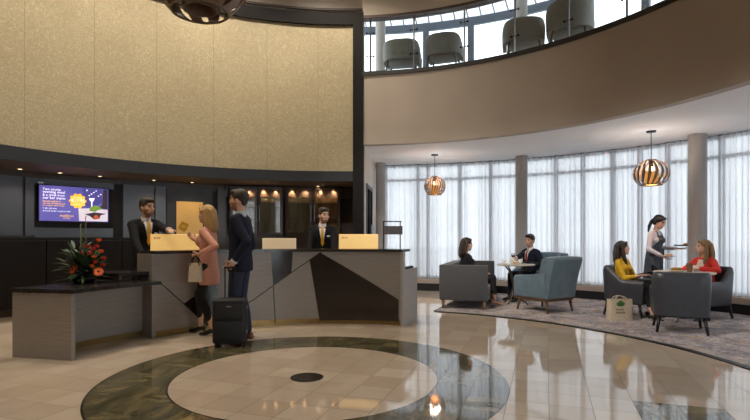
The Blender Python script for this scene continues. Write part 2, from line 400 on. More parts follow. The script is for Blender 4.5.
# back wall of reception
RB = 6.05
bm = bmesh.new(); arc(bm, RB, RB + 0.12, 0, 2.285, aP1 - 0.5, 215)
struct('wall_back', bm, ESPR, 'dark brown timber wall behind the reception desk', smooth=True)
bm = bmesh.new(); arc(bm, 5.03, RB, 0, 2.285, aP1 - 0.6, aP1 - 0.1)
struct('wall_return', bm, ESPR, 'dark timber return wall beside the black post')
def wallpanel(name, px0, px1, z0, z1, mat, label, d0=0.05, d1=0.0, a_over=None):
    a1, a0 = (ang(px0, RB) if a_over is None else a_over), ang(px1, RB)
    bm = bmesh.new(); arc(bm, RB - d0, RB - d1, z0, z1, a0, a1, 1.0)
    return struct(name, bm, mat, label, smooth=True)
wallpanel('trim_5', 0, 21, 1.27, 2.2, SLATE, 'slate wall panel at the far left end of the reception', a_over=205)
wallpanel('trim_6', 122.5, 153.5, 1.22, 2.2, SLATE, 'slate wall panel beside the television niche')
wallpanel('trim_7', 154.5, 165, 0, 2.2, SLATE, 'narrow slate wall panel beside the dark doorway', d0=0.07)
wallpanel('trim_8', 24, 33, 1.27, 2.2, SLATE, 'slate upright framing the television niche')
wallpanel('trim_9', 33, 113, 2.10, 2.2, SLATE, 'slate band over the television')
wallpanel('trim_10', 33, 112, 1.24, 1.40, SLATE, 'slate band under the television')
wallpanel('trim_11', 33, 121.5, 1.40, 2.10, RECESS_SHADE, 'black panel painted as recess shade behind the television', d0=0.006)
wallpanel('trim_12', 113.5, 121.5, 1.24, 2.2, RECESS_SHADE, 'narrow black strip painted as slot shade beside the television niche', d0=0.012)
wallpanel('trim_13', 0, 153, 1.19, 1.235, ESPRD, 'dark ledge along the wall under the television', d0=0.10, a_over=205)
for k, (p0, p1) in enumerate(((0, 45), (46, 88), (89, 121), (122, 153))):
    wallpanel('trim_%d' % (14 + k), p0, p1, 0.12, 1.18, ESPRD, 'dark brown low wall panel ' + ('at the far left end', 'behind the flower arrangement', 'between the flowers and the first receptionist', 'behind the first receptionist')[k], d0=0.04, a_over=205 if k == 0 else None)
# doorway with the gold-glazed door
aD1, aD0 = ang(166.5, RB), ang(216, RB)
bm = bmesh.new(); arc(bm, RB - 0.035, RB, 0, 2.2, aD0, aD1, 1)
d1 = struct('door_1', bm, M('charcoal_door', (52, 52, 54), 0.45), 'charcoal door with a gold vision panel behind reception', smooth=True)
bm = bmesh.new(); arc(bm, RB - 0.05, RB - 0.034, 1.0, 1.93, ang(202.5, RB), ang(176, RB), 1)
obj('door_panel', bm, M('honey_glass_added_glow', (206, 162, 84), 0.35, vary=0.12, scale=1.4, emit=(206, 160, 80), estr=0.22), d1)  # glow put into the panel material, nothing shines behind it
bm = bmesh.new(); h = pol(ang(207, RB), RB - 0.08, 1.02); tube(bm, [h + Vector((0, 0, -0.1)), h + Vector((0, 0, 0.1))], 0.012)
obj('door_handle', bm, STEEL, d1)
wallpanel('trim_18', 212.5, 216.5, 0, 2.15, RECESS_SHADE, 'narrow black strip painted as slot shade beside the charcoal door', d0=0.06)
wallpanel('trim_19', 217, 225, 0, 2.2, ESPR, 'brown timber jamb between the charcoal door and the cabinets', d0=0.10)
wallpanel('trim_20', 225, 352, 2.06, 2.25, ESPR, 'brown timber header over the glass cabinets', d0=0.10)

# gallery: fascia, slab, lounge ceiling
A0 = -68
bm = bmesh.new(); arc(bm, 4.82, 4.97, 2.965, 4.25, A0, aP0 + 0.6)
struct('wall_gallery', bm, FASCIA, 'curved beige gallery front sweeping over the lounge', smooth=True)
bm = bmesh.new(); arc(bm, 4.79, 5.02, 4.25, 4.32, A0, aP0 + 0.3)
struct('trim_21', bm, M('dark_cap', (42, 38, 36), 0.5), 'dark capping strip along the top of the gallery front', smooth=True)
bm = bmesh.new(); arc(bm, 4.97, 7.7, 2.97, 3.05, A0, 92)
struct('ceiling_lounge', bm, CEIL, 'pale ceiling over the lounge seating')
bm = bmesh.new(); arc(bm, 5.02, 7.7, 4.16, 4.32, A0, 92)
struct('floor_gallery', bm, M('gallery_carpet', (150, 146, 142), 0.9), 'gallery floor behind the glass balustrade')
bm = bmesh.new(); arc(bm, 4.83, 4.95, 5.36, 6.6, A0, aP0 + 0.2)
struct('wall_bulkhead', bm, WHITE, 'white curved bulkhead over the gallery opening', smooth=True)
bm = bmesh.new(); arc(bm, 4.80, 4.99, 5.315, 5.36, A0, aP0 + 0.1)
struct('trim_22', bm, STRIP, 'thin brown strip under the white bulkhead', smooth=True)
bm = bmesh.new(); lathe(bm, [(0, 6.6), (6.7, 6.6), (6.7, 6.7), (0, 6.7)], 96, (CX, CY, 0))
struct('ceiling_rotunda', bm, WHITE, 'high white rotunda ceiling')
# the unseen rest of the rotunda
bm = bmesh.new(); arc(bm, 6.5, 6.6, 0, 6.6, 215, 292); 
arc(bm, 4.85, 6.6, 0, 6.6, 214.4, 215); arc(bm, 4.85, 7.7, 0, 6.6, 292, 292.6)
struct('wall_entrance', bm, FASCIA, 'beige wall on the entrance side of the rotunda', smooth=True)

# columns
for k, (px, top) in enumerate(((380.5, 0), (521.5, 0), (697.5, 0))):
    a, Y = hit(px, 7.2); r = (0.115, 0.125, 0.14)[k]
    p = pol(a, 7.2)
    bm = bmesh.new(); lathe(bm, [(0, 0), (r, 0), (r, 2.97), (0, 2.97)], 32, (p.x, p.y, 0))
    struct('column_%d' % (k + 1), bm, COLM, ('slim round column beside the glass door', 'slim round column between the two lounge tables', 'stout round column behind the waitress')[k], smooth=True)
    bm = bmesh.new(); lathe(bm, [(0, 4.33), (r, 4.33), (r, 6.3), (0, 6.3)], 32, (p.x, p.y, 0))
    struct('column_%d' % (k + 4), bm, COLM, ('gallery column beside the first tub chair', 'gallery column between the tub chairs', 'gallery column past the last tub chair')[k], smooth=True)

# lounge glazing
RW = 7.57
bm = bmesh.new(); arc(bm, 7.34, RW + 0.06, 0.17, 0.27, A0, 88)
struct('sill_1', bm, LEDGE, 'beige sill under the lounge curtains', smooth=True)
bm = bmesh.new(); arc(bm, 7.33, RW + 0.05, 0, 0.17, A0, 88)
struct('baseboard_window', bm, BASEB, 'black skirting under the lounge windows', smooth=True)
def glazing(name, z0, z1, a0, a1, muls, rails, mat, label, mw=0.035, md=0.05):
    bm = bmesh.new()
    for a in muls:
        w = math.degrees(mw / RW); arc(bm, RW - md, RW + md, z0, z1, a - w, a + w, 1)
    for zr, hh in rails: arc(bm, RW - md * 0.8, RW + md * 0.8, zr - hh, zr + hh, a0, a1)
    w = struct(name, bm, mat, label)
    bm = bmesh.new(); arc(bm, RW - 0.004, RW + 0.004, z0, z1, a0, a1)
    obj('pane', bm, GLASS, w)
    return w
lm = [ang(p, RW) for p in (386, 418, 428, 460, 491, 521, 556, 583, 613, 640, 668, 697, 722)]
aw = ang(697, RW)
glazing('window_1', 0.27, 2.97, ang(521, RW), 88, lm[:5], ((0.30, 0.03), (2.60, 0.03), (2.93, 0.03)), LFRAME, 'curved glazing behind the curtain nearest the glass door')
glazing('window_2', 0.27, 2.97, aw, ang(521, RW), lm[5:11], ((0.30, 0.03), (2.60, 0.03), (2.93, 0.03)), LFRAME, 'curved glazing between the two lounge columns')
glazing('window_3', 0.27, 2.97, A0, aw, lm[11:] + [6, -2, -10, -20, -30, -40, -50, -60], ((0.30, 0.03), (2.60, 0.03), (2.93, 0.03)), LFRAME, 'curved glazing beyond the stout column')
um = [ang(p, RW) for p in (426, 471, 521, 590, 646, 700)]
glazing('window_4', 4.33, 6.30, -6, 92, um + [0], ((4.36, 0.03), (6.21, 0.09)), FRAME, 'tall gallery windows behind the tub chairs', mw=0.07)
# sloped roof glazing over the gallery
bm = bmesh.new(); arc(bm, RW - 0.05, RW + 0.1, 4.2, 6.6, A0, -6); arc(bm, 4.85, RW, 6.3, 6.4, A0, -6)  # unseen wall and roof piece added to keep daylight off the rotunda
struct('wall_gallery_light_block', bm, WHITE, 'unseen solid wall added beyond the last gallery window to block daylight')
bm = bmesh.new(); a = -5
def slope(r): return 6.30 + (RW - r) * 0.42
while a < 92:
    p0, p1 = pol(a, RW, slope(RW)), pol(a, 4.95, slope(4.95)); tube(bm, [p0, p1], 0.014, 4); a += 2.3
w5 = struct('window_5', bm, FRAME, 'sloped roof glazing bars over the gallery')
bm = bmesh.new()
n = 80; A = [[bm.verts.new(pol(-6 + 98 * i / n, r, slope(r) + 0.03)) for r in (RW + 0.05, 4.95)] for i in range(n + 1)]
for i in range(n): bm.faces.new((A[i][0], A[i + 1][0], A[i + 1][1], A[i][1]))
obj('pane', bm, GLASS, w5)
# white side wall with a black-framed glass door beside the rotunda post
pa, pb = Vector((-0.20, 9.42, 0)), Vector((0.01, 11.95, 0))
dv = (pb - pa).normalized(); nv = Vector((-dv.y, dv.x, 0))
def side_box(bm, s0, s1, t0, t1, z0, z1):
    v = [bm.verts.new(pa + dv * s + nv * t + Vector((0, 0, z))) for z in (z0, z1) for s, t in ((s0, t0), (s1, t0), (s1, t1), (s0, t1))]
    for f in ((0, 1, 2, 3), (4, 5, 6, 7), (0, 1, 5, 4), (1, 2, 6, 5), (2, 3, 7, 6), (3, 0, 4, 7)): bm.faces.new([v[i] for i in f])
bm = bmesh.new(); side_box(bm, 0, 0.35, 0, 0.12, 0, 2.97); side_box(bm, 1.55, 2.6, 0, 0.12, 0, 2.97); side_box(bm, 0.35, 1.55, 0, 0.12, 2.3, 2.97)
struct('wall_side', bm, WHITE, 'white side wall between the black post and the first column')
bm = bmesh.new()
for s0, s1, z0, z1 in ((0.35, 0.42, 0, 2.3), (1.48, 1.55, 0, 2.3), (0.92, 0.98, 0, 2.3), (0.42, 1.48, 2.22, 2.3), (0.42, 1.48, 0, 0.08)): side_box(bm, s0, s1, -0.02, 0.10, z0, z1)
d2 = struct('door_2', bm, BLACKM, 'black-framed glass door in the white side wall')
bm = bmesh.new(); side_box(bm, 0.42, 1.48, 0.03, 0.045, 0.08, 2.22); obj('pane', bm, GLASS, d2)
bm = bmesh.new(); q = pa + dv * 0.88 - nv * 0.06; tube(bm, [q + Vector((0, 0, 0.95)), q + Vector((0, 0, 1.5))], 0.014); obj('door_handle', bm, STEEL, d2)
bm = bmesh.new(); arc(bm, RW + 0.12, 60, -0.16, -0.06, -100, 120, 4)
struct('ground_outside', bm, PAVE, 'pale paving outside the windows')

# curtains
def curtain(a0, a1, label, seed):
    rnd = random.Random(seed); bm = bmesh.new(); R = 7.44
    pts = []; a = a0
    zs = (2.94, 2.2, 1.3, 0.285)
    while a < a1:
        wl = rnd.choice((0.5, 0.62, 0.75, 0.9, 1.25)); am = rnd.uniform(0.03, 0.085) * (wl / 0.75) ** 0.5
        for k in range(8):
            t = k / 8; pts.append((a + wl * (t + 0.12 * math.sin(4 * PI * t)), am * math.sin(2 * PI * t)))
        a += wl
    sc_ = (a1 - a0) / (pts[-1][0] - a0)
    cols = []
    for x, d in pts:
        cols.append([bm.verts.new(pol(a0 + (x - a0) * sc_, R + d * (0.55 + 0.15 * j), z)) for j, z in enumerate(zs)])
    for A, B in zip(cols, cols[1:]):
        for j in range(3): bm.faces.new((A[j], A[j + 1], B[j + 1], B[j]))
    o = obj('curtain', bm, VOILE, None, smooth=True)
    return props(o, label, 'curtain', 'sheer curtains along the lounge windows')
curtain(ang(521.5, 7.44), ang(384.8, 7.44), 'sheer white curtain hanging between the glass door and the slim column', 1)
curtain(ang(697.5, 7.44), ang(522, 7.44), 'wide sheer white curtain hanging between the two lounge columns', 2)
curtain(-14, ang(698, 7.44), 'sheer white curtain hanging beyond the stout column', 3)

# balustrade of the gallery: one glass panel per bay, steel posts with glass clamps
post_px = [370.5, 414, 464.5, 515, 568.5, 627, 690]
pa_ = [ang(p, 4.9) for p in post_px]
for k in range(len(post_px) - 1):
    t = thing('balustrade', 'glass balustrade panel of the gallery ' + ('before the first barrel chair, beside the black post', 'before the second barrel chair', 'between the second and third barrel chairs', 'before the third barrel chair', 'before the fourth barrel chair', 'beyond the fourth barrel chair')[k], 'balustrade', pol(pa_[k], 4.9, 4.32), 0, 'glass balustrade bays along the gallery')
    bm = bmesh.new(); arc(bm, 4.894, 4.906, 4.32, 5.315, pa_[k + 1] + 0.12, pa_[k] - 0.12); obj('glass_panel', bm, RAILGLASS, t, world=True)
    bm = bmesh.new(); p = pol(pa_[k], 4.9); tube(bm, [(p.x, p.y, 4.32), (p.x, p.y, 5.315)], 0.018, 8); obj('post', bm, STEEL, t, world=True)
    for z in (4.62, 5.06):
        bm = bmesh.new()
        for s in (-0.75, 0.75):
            c = pol(pa_[k] + s, 4.885, z); ell(bm, c, (0.018, 0.018, 0.022))
        tube(bm, [pol(pa_[k] - 0.75, 4.886, z), pol(pa_[k] + 0.75, 4.886, z)], 0.006, 6)
        obj('glass_clamp', bm, BLACKM, t, world=True)

# floor medallion
bm = bmesh.new(); lathe(bm, [(0, 0), (0.146, 0), (0.146, 0.0035), (0.14, 0.004), (0, 0.004)], 48)
o = obj('floor_medallion', bm, M('dark_mosaic', (40, 36, 32), 0.25, vary=0.5, scale=40), None); o.location = (at(307, 4.435), 4.435, 0)
props(o, 'small dark round stone medallion in the middle of the pale floor circle', 'medallion')

# ================================================================== camera, sky, lamps
cd = bpy.data.cameras.new('camera'); cam = bpy.data.objects.new('camera', cd); COL.objects.link(cam)
cam.location = (0, 0, EYE); cam.rotation_euler = (PI / 2, 0, 0)
cd.sensor_width = 36; cd.lens = 24; cd.shift_y = 27 / 750; cd.clip_start = 0.05; cd.clip_end = 200
sc.camera = cam
w = bpy.data.worlds.new('overcast_sky'); sc.world = w; w.use_nodes = True
nt = w.node_tree; nt.nodes.clear()
out = nt.nodes.new('ShaderNodeOutputWorld'); bg = nt.nodes.new('ShaderNodeBackground')
tc = nt.nodes.new('ShaderNodeTexCoord'); sp = nt.nodes.new('ShaderNodeSeparateXYZ'); cr = nt.nodes.new('ShaderNodeValToRGB')
nt.links.new(tc.outputs['Generated'], sp.inputs[0]); nt.links.new(sp.outputs[2], cr.inputs[0])
cr.color_ramp.elements[0].position = 0.0; cr.color_ramp.elements[0].color = (0.90, 0.93, 0.97, 1)
cr.color_ramp.elements[1].position = 0.7; cr.color_ramp.elements[1].color = (0.92, 0.96, 1.0, 1)
nt.links.new(cr.outputs[0], bg.inputs[0]); SKY = 3.1; bg.inputs[1].default_value = SKY
nt.links.new(bg.outputs[0], out.inputs[0])
def lamp(name, kind, loc, energy, color, size=0.1, aim=None, spot=None, blend=0.5):
    l = bpy.data.lights.new(name, kind); l.energy = energy; l.color = color
    if kind == 'AREA': l.shape = 'DISK'; l.size = size
    else: l.shadow_soft_size = size
    if spot: l.spot_size = math.radians(spot); l.spot_blend = blend
    o = bpy.data.objects.new(name, l); COL.objects.link(o); o.location = loc
    if aim is not None: o.rotation_euler = (Vector(aim) - Vector(loc)).to_track_quat('-Z', 'Y').to_euler()
    return o
WARM = (1.0, 0.80, 0.56); SOFTW = (1.0, 0.93, 0.83)
# unseen warm fill spots added just below the rotunda ceiling
for k, a in enumerate((90, 120, 150, 180, 210)):
    p = pol(a, 3.6, 6.55); lamp('ceiling_fill_spot', 'SPOT', p, 185, (1.0, 0.86, 0.68), 0.12, (p.x, p.y, 0), 120, 0.8)
# unseen spots added to brighten the gold wall
for a in (95, 112, 129, 146, 163, 180):
    p = pol(a, 3.7, 6.5); lamp('gold_wall_fill_spot', 'SPOT', p, 112, (1.0, 0.92, 0.79), 0.1, pol(a, 4.85, 3.2), 85, 0.9)
# added spots without fixtures, thrown across the rotunda to brighten the lounge
for a in (10, 28, 46, 64, 80):
    p = pol(a + 180, 2.2, 6.5); lamp('lounge_fill_spot', 'SPOT', p, 640, (1.0, 0.96, 0.91), 0.15, pol(a, 6.4, 0), 25, 0.8)
# added spots that lift the brightness at the start of the gallery front
for a in (62, 78): lamp('gallery_fill_spot', 'SPOT', pol(a + 180, 2.4, 6.5), 170, SOFTW, 0.15, pol(a, 4.82, 3.4), 36, 1.0)
# downlights set into the low ceiling behind the desk
dm = M('downlight_glow', (255, 226, 180), 0.5, emit=(255, 220, 165), estr=4)
names = ('left of the television', 'over the television', 'over the flower arrangement', 'over the first receptionist', 'over the charcoal door', 'over the second receptionist')
for k, px in enumerate((20, 60, 100, 154, 192, 318)):
    a = ang(px, 5.75)
    p = pol(a, 5.75, 2.285)
    t = thing('downlight', 'small recessed downlight ' + names[k] + ' in the low reception ceiling', 'downlight', p, 0, 'downlights over the back of reception')
    bm = bmesh.new(); lathe(bm, [(0.03, 0.0), (0.045, 0.0), (0.045, -0.006), (0.03, -0.004)], 20); obj('bezel', bm, STEEL, t)
    bm = bmesh.new(); lathe(bm, [(0, -0.001), (0.03, -0.001), (0.03, -0.003), (0, -0.003)], 20); obj('diffuser', bm, dm, t)
    lamp('reception_spot', 'SPOT', pol(a, 5.72, 2.27), 10, WARM, 0.03, pol(a, 5.6, 0), 120, 0.7)
sc.view_settings.view_transform = 'Standard'; sc.view_settings.look = 'None'; sc.view_settings.gamma = 1
sc.view_settings.exposure = 0.28; sc.view_settings.use_curve_mapping = False
cy = sc.cycles
cy.use_denoising = True; cy.max_bounces = 10; cy.diffuse_bounces = 5; cy.glossy_bounces = 4; cy.transmission_bounces = 6; cy.transparent_max_bounces = 24
cy.sample_clamp_indirect = 8; cy.caustics_reflective = False; cy.caustics_refractive = False
try: cy.denoiser = 'OPENIMAGEDENOISE'
except Exception: pass
# ================================================================== reception desk
RD = 2.69
dL, dR = ang(155.5, RD), ang(400.5, RD)
desk = thing('reception_desk', 'long curved grey timber reception desk with dark angular inlays and stone top', 'reception desk', pol(105, 2.9))
bm = bmesh.new(); arc(bm, RD, RD + 0.06, 0.08, 1.035, dR, dL); obj('front_panel', bm, DESKG, desk, True, True, 40)
bm = bmesh.new(); arc(bm, RD + 0.035, RD + 0.09, 0, 0.08, dR, dL); obj('kick_strip', bm, BRASS, desk, True, True, 40)
bm = bmesh.new(); arc(bm, RD - 0.03, RD + 0.36, 1.035, 1.073, dR - 0.6, dL + 0.3); obj('counter_top', bm, STONE, desk, True, True, 40)
bm = bmesh.new(); arc(bm, RD - 0.004, RD + 0.36, 0.0, 1.035, dL, dL + 1.0, 1); obj('end_panel', bm, DESKG, desk, world=True)
bm = bmesh.new(); arc(bm, RD - 0.006, RD + 0.10, 0.0, 1.035, dR - 0.75, dR, 1); obj('end_panel', bm, DESKL, desk, world=True, label='paler grey end edge of the desk')
bm = bmesh.new(); arc(bm, RD + 0.06, RD + 0.50, 0.785, 0.82, dR - 0.6, 150.5); obj('staff_worktop', bm, STONE, desk, True, True, 40)
bm = bmesh.new(); arc(bm, RD + 0.06, RD + 0.48, 0.735, 0.785, 149.6, 150.4, 1); obj('worktop_end', bm, ESPR, desk, world=True)
bm = bmesh.new(); arc(bm, RD + 0.10, RD + 0.68, 0, 0.785, dR - 0.75, dR - 0.05, 1); obj('wing_panel', bm, DESKL, desk, world=True)
def dp(px, py):
    a, Y = hit(px, RD); return (a, zat(py, Y))
def inlay(pts, label):
    bm = bmesh.new(); curved_poly(bm, [dp(*p) for p in pts], RD + 0.001, 0.006); obj('inlay_panel', bm, DESKD, desk, True, True, 30, label)
inlay([(309.6, 259.5), (319.7, 252.3), (398.6, 299.7), (398.6, 321.5), (319.7, 320.5)], 'large dark glossy angular inlay')
inlay([(270.4, 249.8), (293, 249.8), (291.3, 272.8), (273.3, 285.8)], 'small dark inlay under the counter edge')
inlay([(183.9, 303.5), (216, 282), (222, 316), (207, 326)], 'dark diamond inlay behind the customers')
for q in ([(254.0, 299.5), (324.5, 249.6)], [(273.3, 285.8), (275.4, 323.5)], [(158.6, 281), (184, 303.7)], [(184, 303.7), (201, 320)], [(254, 299.5), (222, 318)]):  # thin dark seam lines across the desk front
    (a0, z0), (a1, z1) = dp(*q[0]), dp(*q[1]); n = 14; bm = bmesh.new()
    tube(bm, [pol(a0 + (a1 - a0) * i / n, RD - 0.001, z0 + (z1 - z0) * i / n) for i in range(n + 1)], 0.006, 4)
    obj('seam_line', bm, BLACKM, desk, world=True)

low = thing('side_desk', 'low grey desk joined to the left end of the reception desk, holding the flowers', 'desk', pol(156, 2.9))
lL = 167.8
bm = bmesh.new(); arc(bm, 2.50, 3.22, 0.0, 0.675, lL - 1.1, lL, 0.6); obj('end_panel', bm, DESKG, low, world=True)
bm = bmesh.new(); arc(bm, 2.47, 3.24, 0.675, 0.715, dL + 1.0, lL + 0.3); obj('desk_top', bm, STONE, low, True, True, 40)
bm = bmesh.new(); arc(bm, 2.92, 2.96, 0.07, 0.675, dL + 1.0, lL - 1.1); obj('modesty_panel', bm, DESKG, low, True, True, 40)
bm = bmesh.new(); arc(bm, 2.95, 3.0, 0.0, 0.07, dL + 1.0, lL - 1.1); obj('kick_strip', bm, BRASS, low, True, True, 40)

# ------------------------------------------------------------------ desk monitors, their gold backs given an added glow
GOLDP = M('gold_laminate_added_glow', (240, 206, 146), 0.35, metal=0.1, vary=0.10, scale=3, stretch=(1, 1, 3), rgb2=(240, 212, 156), emit=(240, 190, 110), estr=0.5)
CREAMP = M('cream_gold_laminate_added_glow', (228, 210, 180), 0.35, metal=0.1, vary=0.08, scale=4, emit=(226, 194, 150), estr=0.3)
INK = M('dark_print', (52, 42, 34), 0.5)
def monitor(px0, px1, ptop, Y, yaw, z_bot, mat, label, text):
    X = at((px0 + px1) / 2, Y); w = (px1 - px0) / 500 * Y / max(0.3, math.cos(yaw)); top = zat(ptop, Y)
    t = thing('monitor', label, 'monitor', (X, Y, 0.82), yaw, 'gold backed monitors on the reception desk')
    bm = bmesh.new(); bx(bm, -w / 2, w / 2, -0.018, 0.018, z_bot - 0.82, top - 0.82, 0.006); obj('housing', bm, mat, t)
    bm = bmesh.new(); bx(bm, -w / 2 + 0.012, w / 2 - 0.012, 0.0182, 0.021, z_bot - 0.80, top - 0.835); obj('screen', bm, BLACKM, t)
    bm = bmesh.new(); bx(bm, -0.03, 0.03, 0.0, 0.03, 0.01, z_bot - 0.80); bx(bm, -0.12, 0.12, -0.07, 0.12, 0, 0.012, 0.004); obj('stand', bm, BLACKM, t)
    if text: text_on('logo', text, 0.055, INK, t, Matrix.Translation((-w / 2 + 0.04, -0.019, top - 0.82 - 0.065)) @ Matrix.Rotation(PI / 2, 4, 'X'))
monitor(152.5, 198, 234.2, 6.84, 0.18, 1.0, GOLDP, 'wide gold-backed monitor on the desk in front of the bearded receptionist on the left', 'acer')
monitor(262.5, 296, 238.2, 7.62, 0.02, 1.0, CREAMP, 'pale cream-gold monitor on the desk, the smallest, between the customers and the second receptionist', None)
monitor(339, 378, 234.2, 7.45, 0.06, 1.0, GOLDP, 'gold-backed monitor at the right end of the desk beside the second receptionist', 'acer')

# ------------------------------------------------------------------ television with an advert
SCR = M('violet_screen', (84, 78, 150), 0.25, vary=0.06, scale=1.5, emit=(84, 78, 158), estr=0.75)
SWH = M('screen_white', (235, 232, 240), 0.4, emit=(235, 232, 245), estr=0.8)
SGO = M('screen_gold', (240, 180, 50), 0.4, emit=(244, 184, 48), estr=0.8)
SPK = M('screen_pale', (206, 196, 206), 0.4, emit=(206, 196, 210), estr=0.7, vary=0.2)
SGR = M('screen_green', (110, 150, 60), 0.4, emit=(120, 160, 64), estr=0.5, vary=0.4, scale=30)
SRE = M('screen_red', (190, 80, 50), 0.4, emit=(200, 84, 50), estr=0.6)
SDK = M('screen_dark', (60, 50, 60), 0.4, emit=(50, 40, 52), estr=0.3)
tvL, tvR = pol(ang(40, RB - 0.07), RB - 0.07), pol(ang(108.8, RB - 0.07), RB - 0.07)
ctr = (tvL + tvR) / 2; wv = (tvR - tvL).length; hv = wv * 0.555
tz = 0.5 * (zat(222.5, tvL.y) + zat(183, tvL.y)) + 0.0
tv = thing('wall_television', 'wall-mounted television showing a violet advert with a gold badge and plated food', 'television', (ctr.x, ctr.y - 0.02, tz), math.atan2(tvR.y - tvL.y, tvR.x - tvL.x))
bm = bmesh.new(); bx(bm, -wv / 2 - 0.015, wv / 2 + 0.015, 0, 0.05, -hv / 2 - 0.015, hv / 2 + 0.015, 0.006); obj('housing', bm, BLACKM, tv)
bm = bmesh.new(); bx(bm, -wv / 2, wv / 2, -0.003, 0.001, -hv / 2, hv / 2); obj('screen', bm, SCR, tv)
def tv_text(name, s, u0, u1, v, mat, y=-0.0045):
    b = text_mesh(s, 0.1); xs = [q.co.x for q in b.verts]; k = (u1 - u0) * wv / (max(xs) - min(xs))
    bmesh.ops.transform(b, matrix=Matrix.Translation((sx(u0), y, sz(v))) @ RX @ Matrix.Scale(k, 4) @ Matrix.Translation((-min(xs), 0, 0)), verts=b.verts[:]); obj(name, b, mat, tv)
def onscreen(name, bm, mat): return obj(name, bm, mat, tv)
def sx(u): return -wv / 2 + wv * u
def sz(v): return hv / 2 - hv * v
def flat(bm, pts, y0=-0.0045, y1=-0.003):
    a = [bm.verts.new((sx(u), y0, sz(v))) for u, v in pts]; b = [bm.verts.new((sx(u), y1, sz(v))) for u, v in pts]
    bm.faces.new(a); bm.faces.new(b[::-1])
    for i in range(len(a)): j = (i + 1) % len(a); bm.faces.new((a[i], b[i], b[j], a[j]))
RX = Matrix.Rotation(PI / 2, 4, 'X')
for s, u1, v in (('Two course', 0.29, 0.135), ('evening meal', 0.35, 0.215), ('& a drink from', 0.345, 0.30), ('our bar menu', 0.355, 0.38)): tv_text('headline_lettering', s, 0.045, u1, v, SWH)
for s, u1, v in (('Served nightly in', 0.295, 0.465), ('our bar & restaurant', 0.355, 0.525), ('or in your own room', 0.34, 0.58)): tv_text('subtitle_lettering', s, 0.045, u1, v, SGO)
tv_text('contact_lettering', 'T: 021 555 0100', 0.045, 0.235, 0.665, SWH); tv_text('contact_lettering', 'or book at the reception desk', 0.045, 0.43, 0.735, SWH)
tv_text('logo', 'maldron', 0.28, 0.475, 0.875, SGO); tv_text('logo', 'HOTEL', 0.33, 0.43, 0.935, SGO)
bm = bmesh.new(); flat(bm, [(0.545, 0.62), (0.76, 0.60), (0.99, 0.63), (0.99, 0.985), (0.555, 0.985)]); onscreen('plate_picture', bm, SPK)
bm = bmesh.new(); flat(bm, [(0.60, 0.02), (0.90, 0.02), (0.90, 0.42), (0.78, 0.55), (0.66, 0.56)], -0.004); onscreen('backdrop_picture', bm, M('screen_blue', (58, 56, 120), 0.4, emit=(58, 56, 130), estr=0.7, vary=0.3, scale=12))
bm = bmesh.new(); flat(bm, [(0.92, 0.02), (0.99, 0.02), (0.99, 0.60), (0.84, 0.60), (0.90, 0.50)], -0.004); onscreen('backdrop_picture', bm, SDK)
bm = bmesh.new(); flat(bm, [(0.70, 0.30), (0.79, 0.30), (0.76, 0.40), (0.752, 0.40), (0.752, 0.56), (0.735, 0.56), (0.735, 0.40), (0.71, 0.36)], -0.0055)
onscreen('glass_picture', bm, SWH); bm = bmesh.new()
for k in range(7):
    bm = bmesh.new(); u, v = 0.66 + 0.035 * k, 0.06 + 0.05 * (k * 3 % 4); flat(bm, [(u, v), (u + 0.02, v), (u + 0.02, v + 0.03), (u, v + 0.03)], -0.0055); onscreen('splash_dot', bm, SWH)
bm = bmesh.new(); flat(bm, [(0.70, 0.68), (0.72, 0.58), (0.78, 0.51), (0.86, 0.54), (0.91, 0.62), (0.84, 0.64), (0.80, 0.70)], -0.0058); onscreen('salad_picture', bm, SGR)
bm = bmesh.new(); flat(bm, [(0.64, 0.78), (0.78, 0.72), (0.97, 0.75), (0.88, 0.80), (0.86, 0.90), (0.78, 0.93), (0.72, 0.84)], -0.0056); onscreen('plate_shadow_picture', bm, SDK)
bm = bmesh.new(); flat(bm, [(0.81 + 0.038 * math.cos(t * PI / 6), 0.86 + 0.066 * math.sin(t * PI / 6)) for t in range(12)], -0.0062); onscreen('tomato_picture', bm, SRE)
bm = bmesh.new(); flat(bm, [(0.535 + (0.118 + 0.012 * math.cos(t * 10 * PI / 30)) * math.cos(t * PI / 30), 0.40 + (0.205 + 0.02 * math.cos(t * 10 * PI / 30)) * math.sin(t * PI / 30)) for t in range(60)], -0.006); onscreen('price_badge', bm, SGO)
tv_text('badge_lettering', 'from only', 0.475, 0.595, 0.315, SWH, -0.0066); tv_text('badge_lettering', '€17.95', 0.44, 0.63, 0.435, SWH, -0.0066); tv_text('badge_lettering', 'per person', 0.475, 0.595, 0.515, SWH, -0.0066)
bm = bmesh.new(); bx(bm, sx(-0.02), sx(0.06), 0.0, 0.06, hv / 2 + 0.02, hv / 2 + 0.05, 0.004); obj('sensor_bar', bm, STEEL, tv)

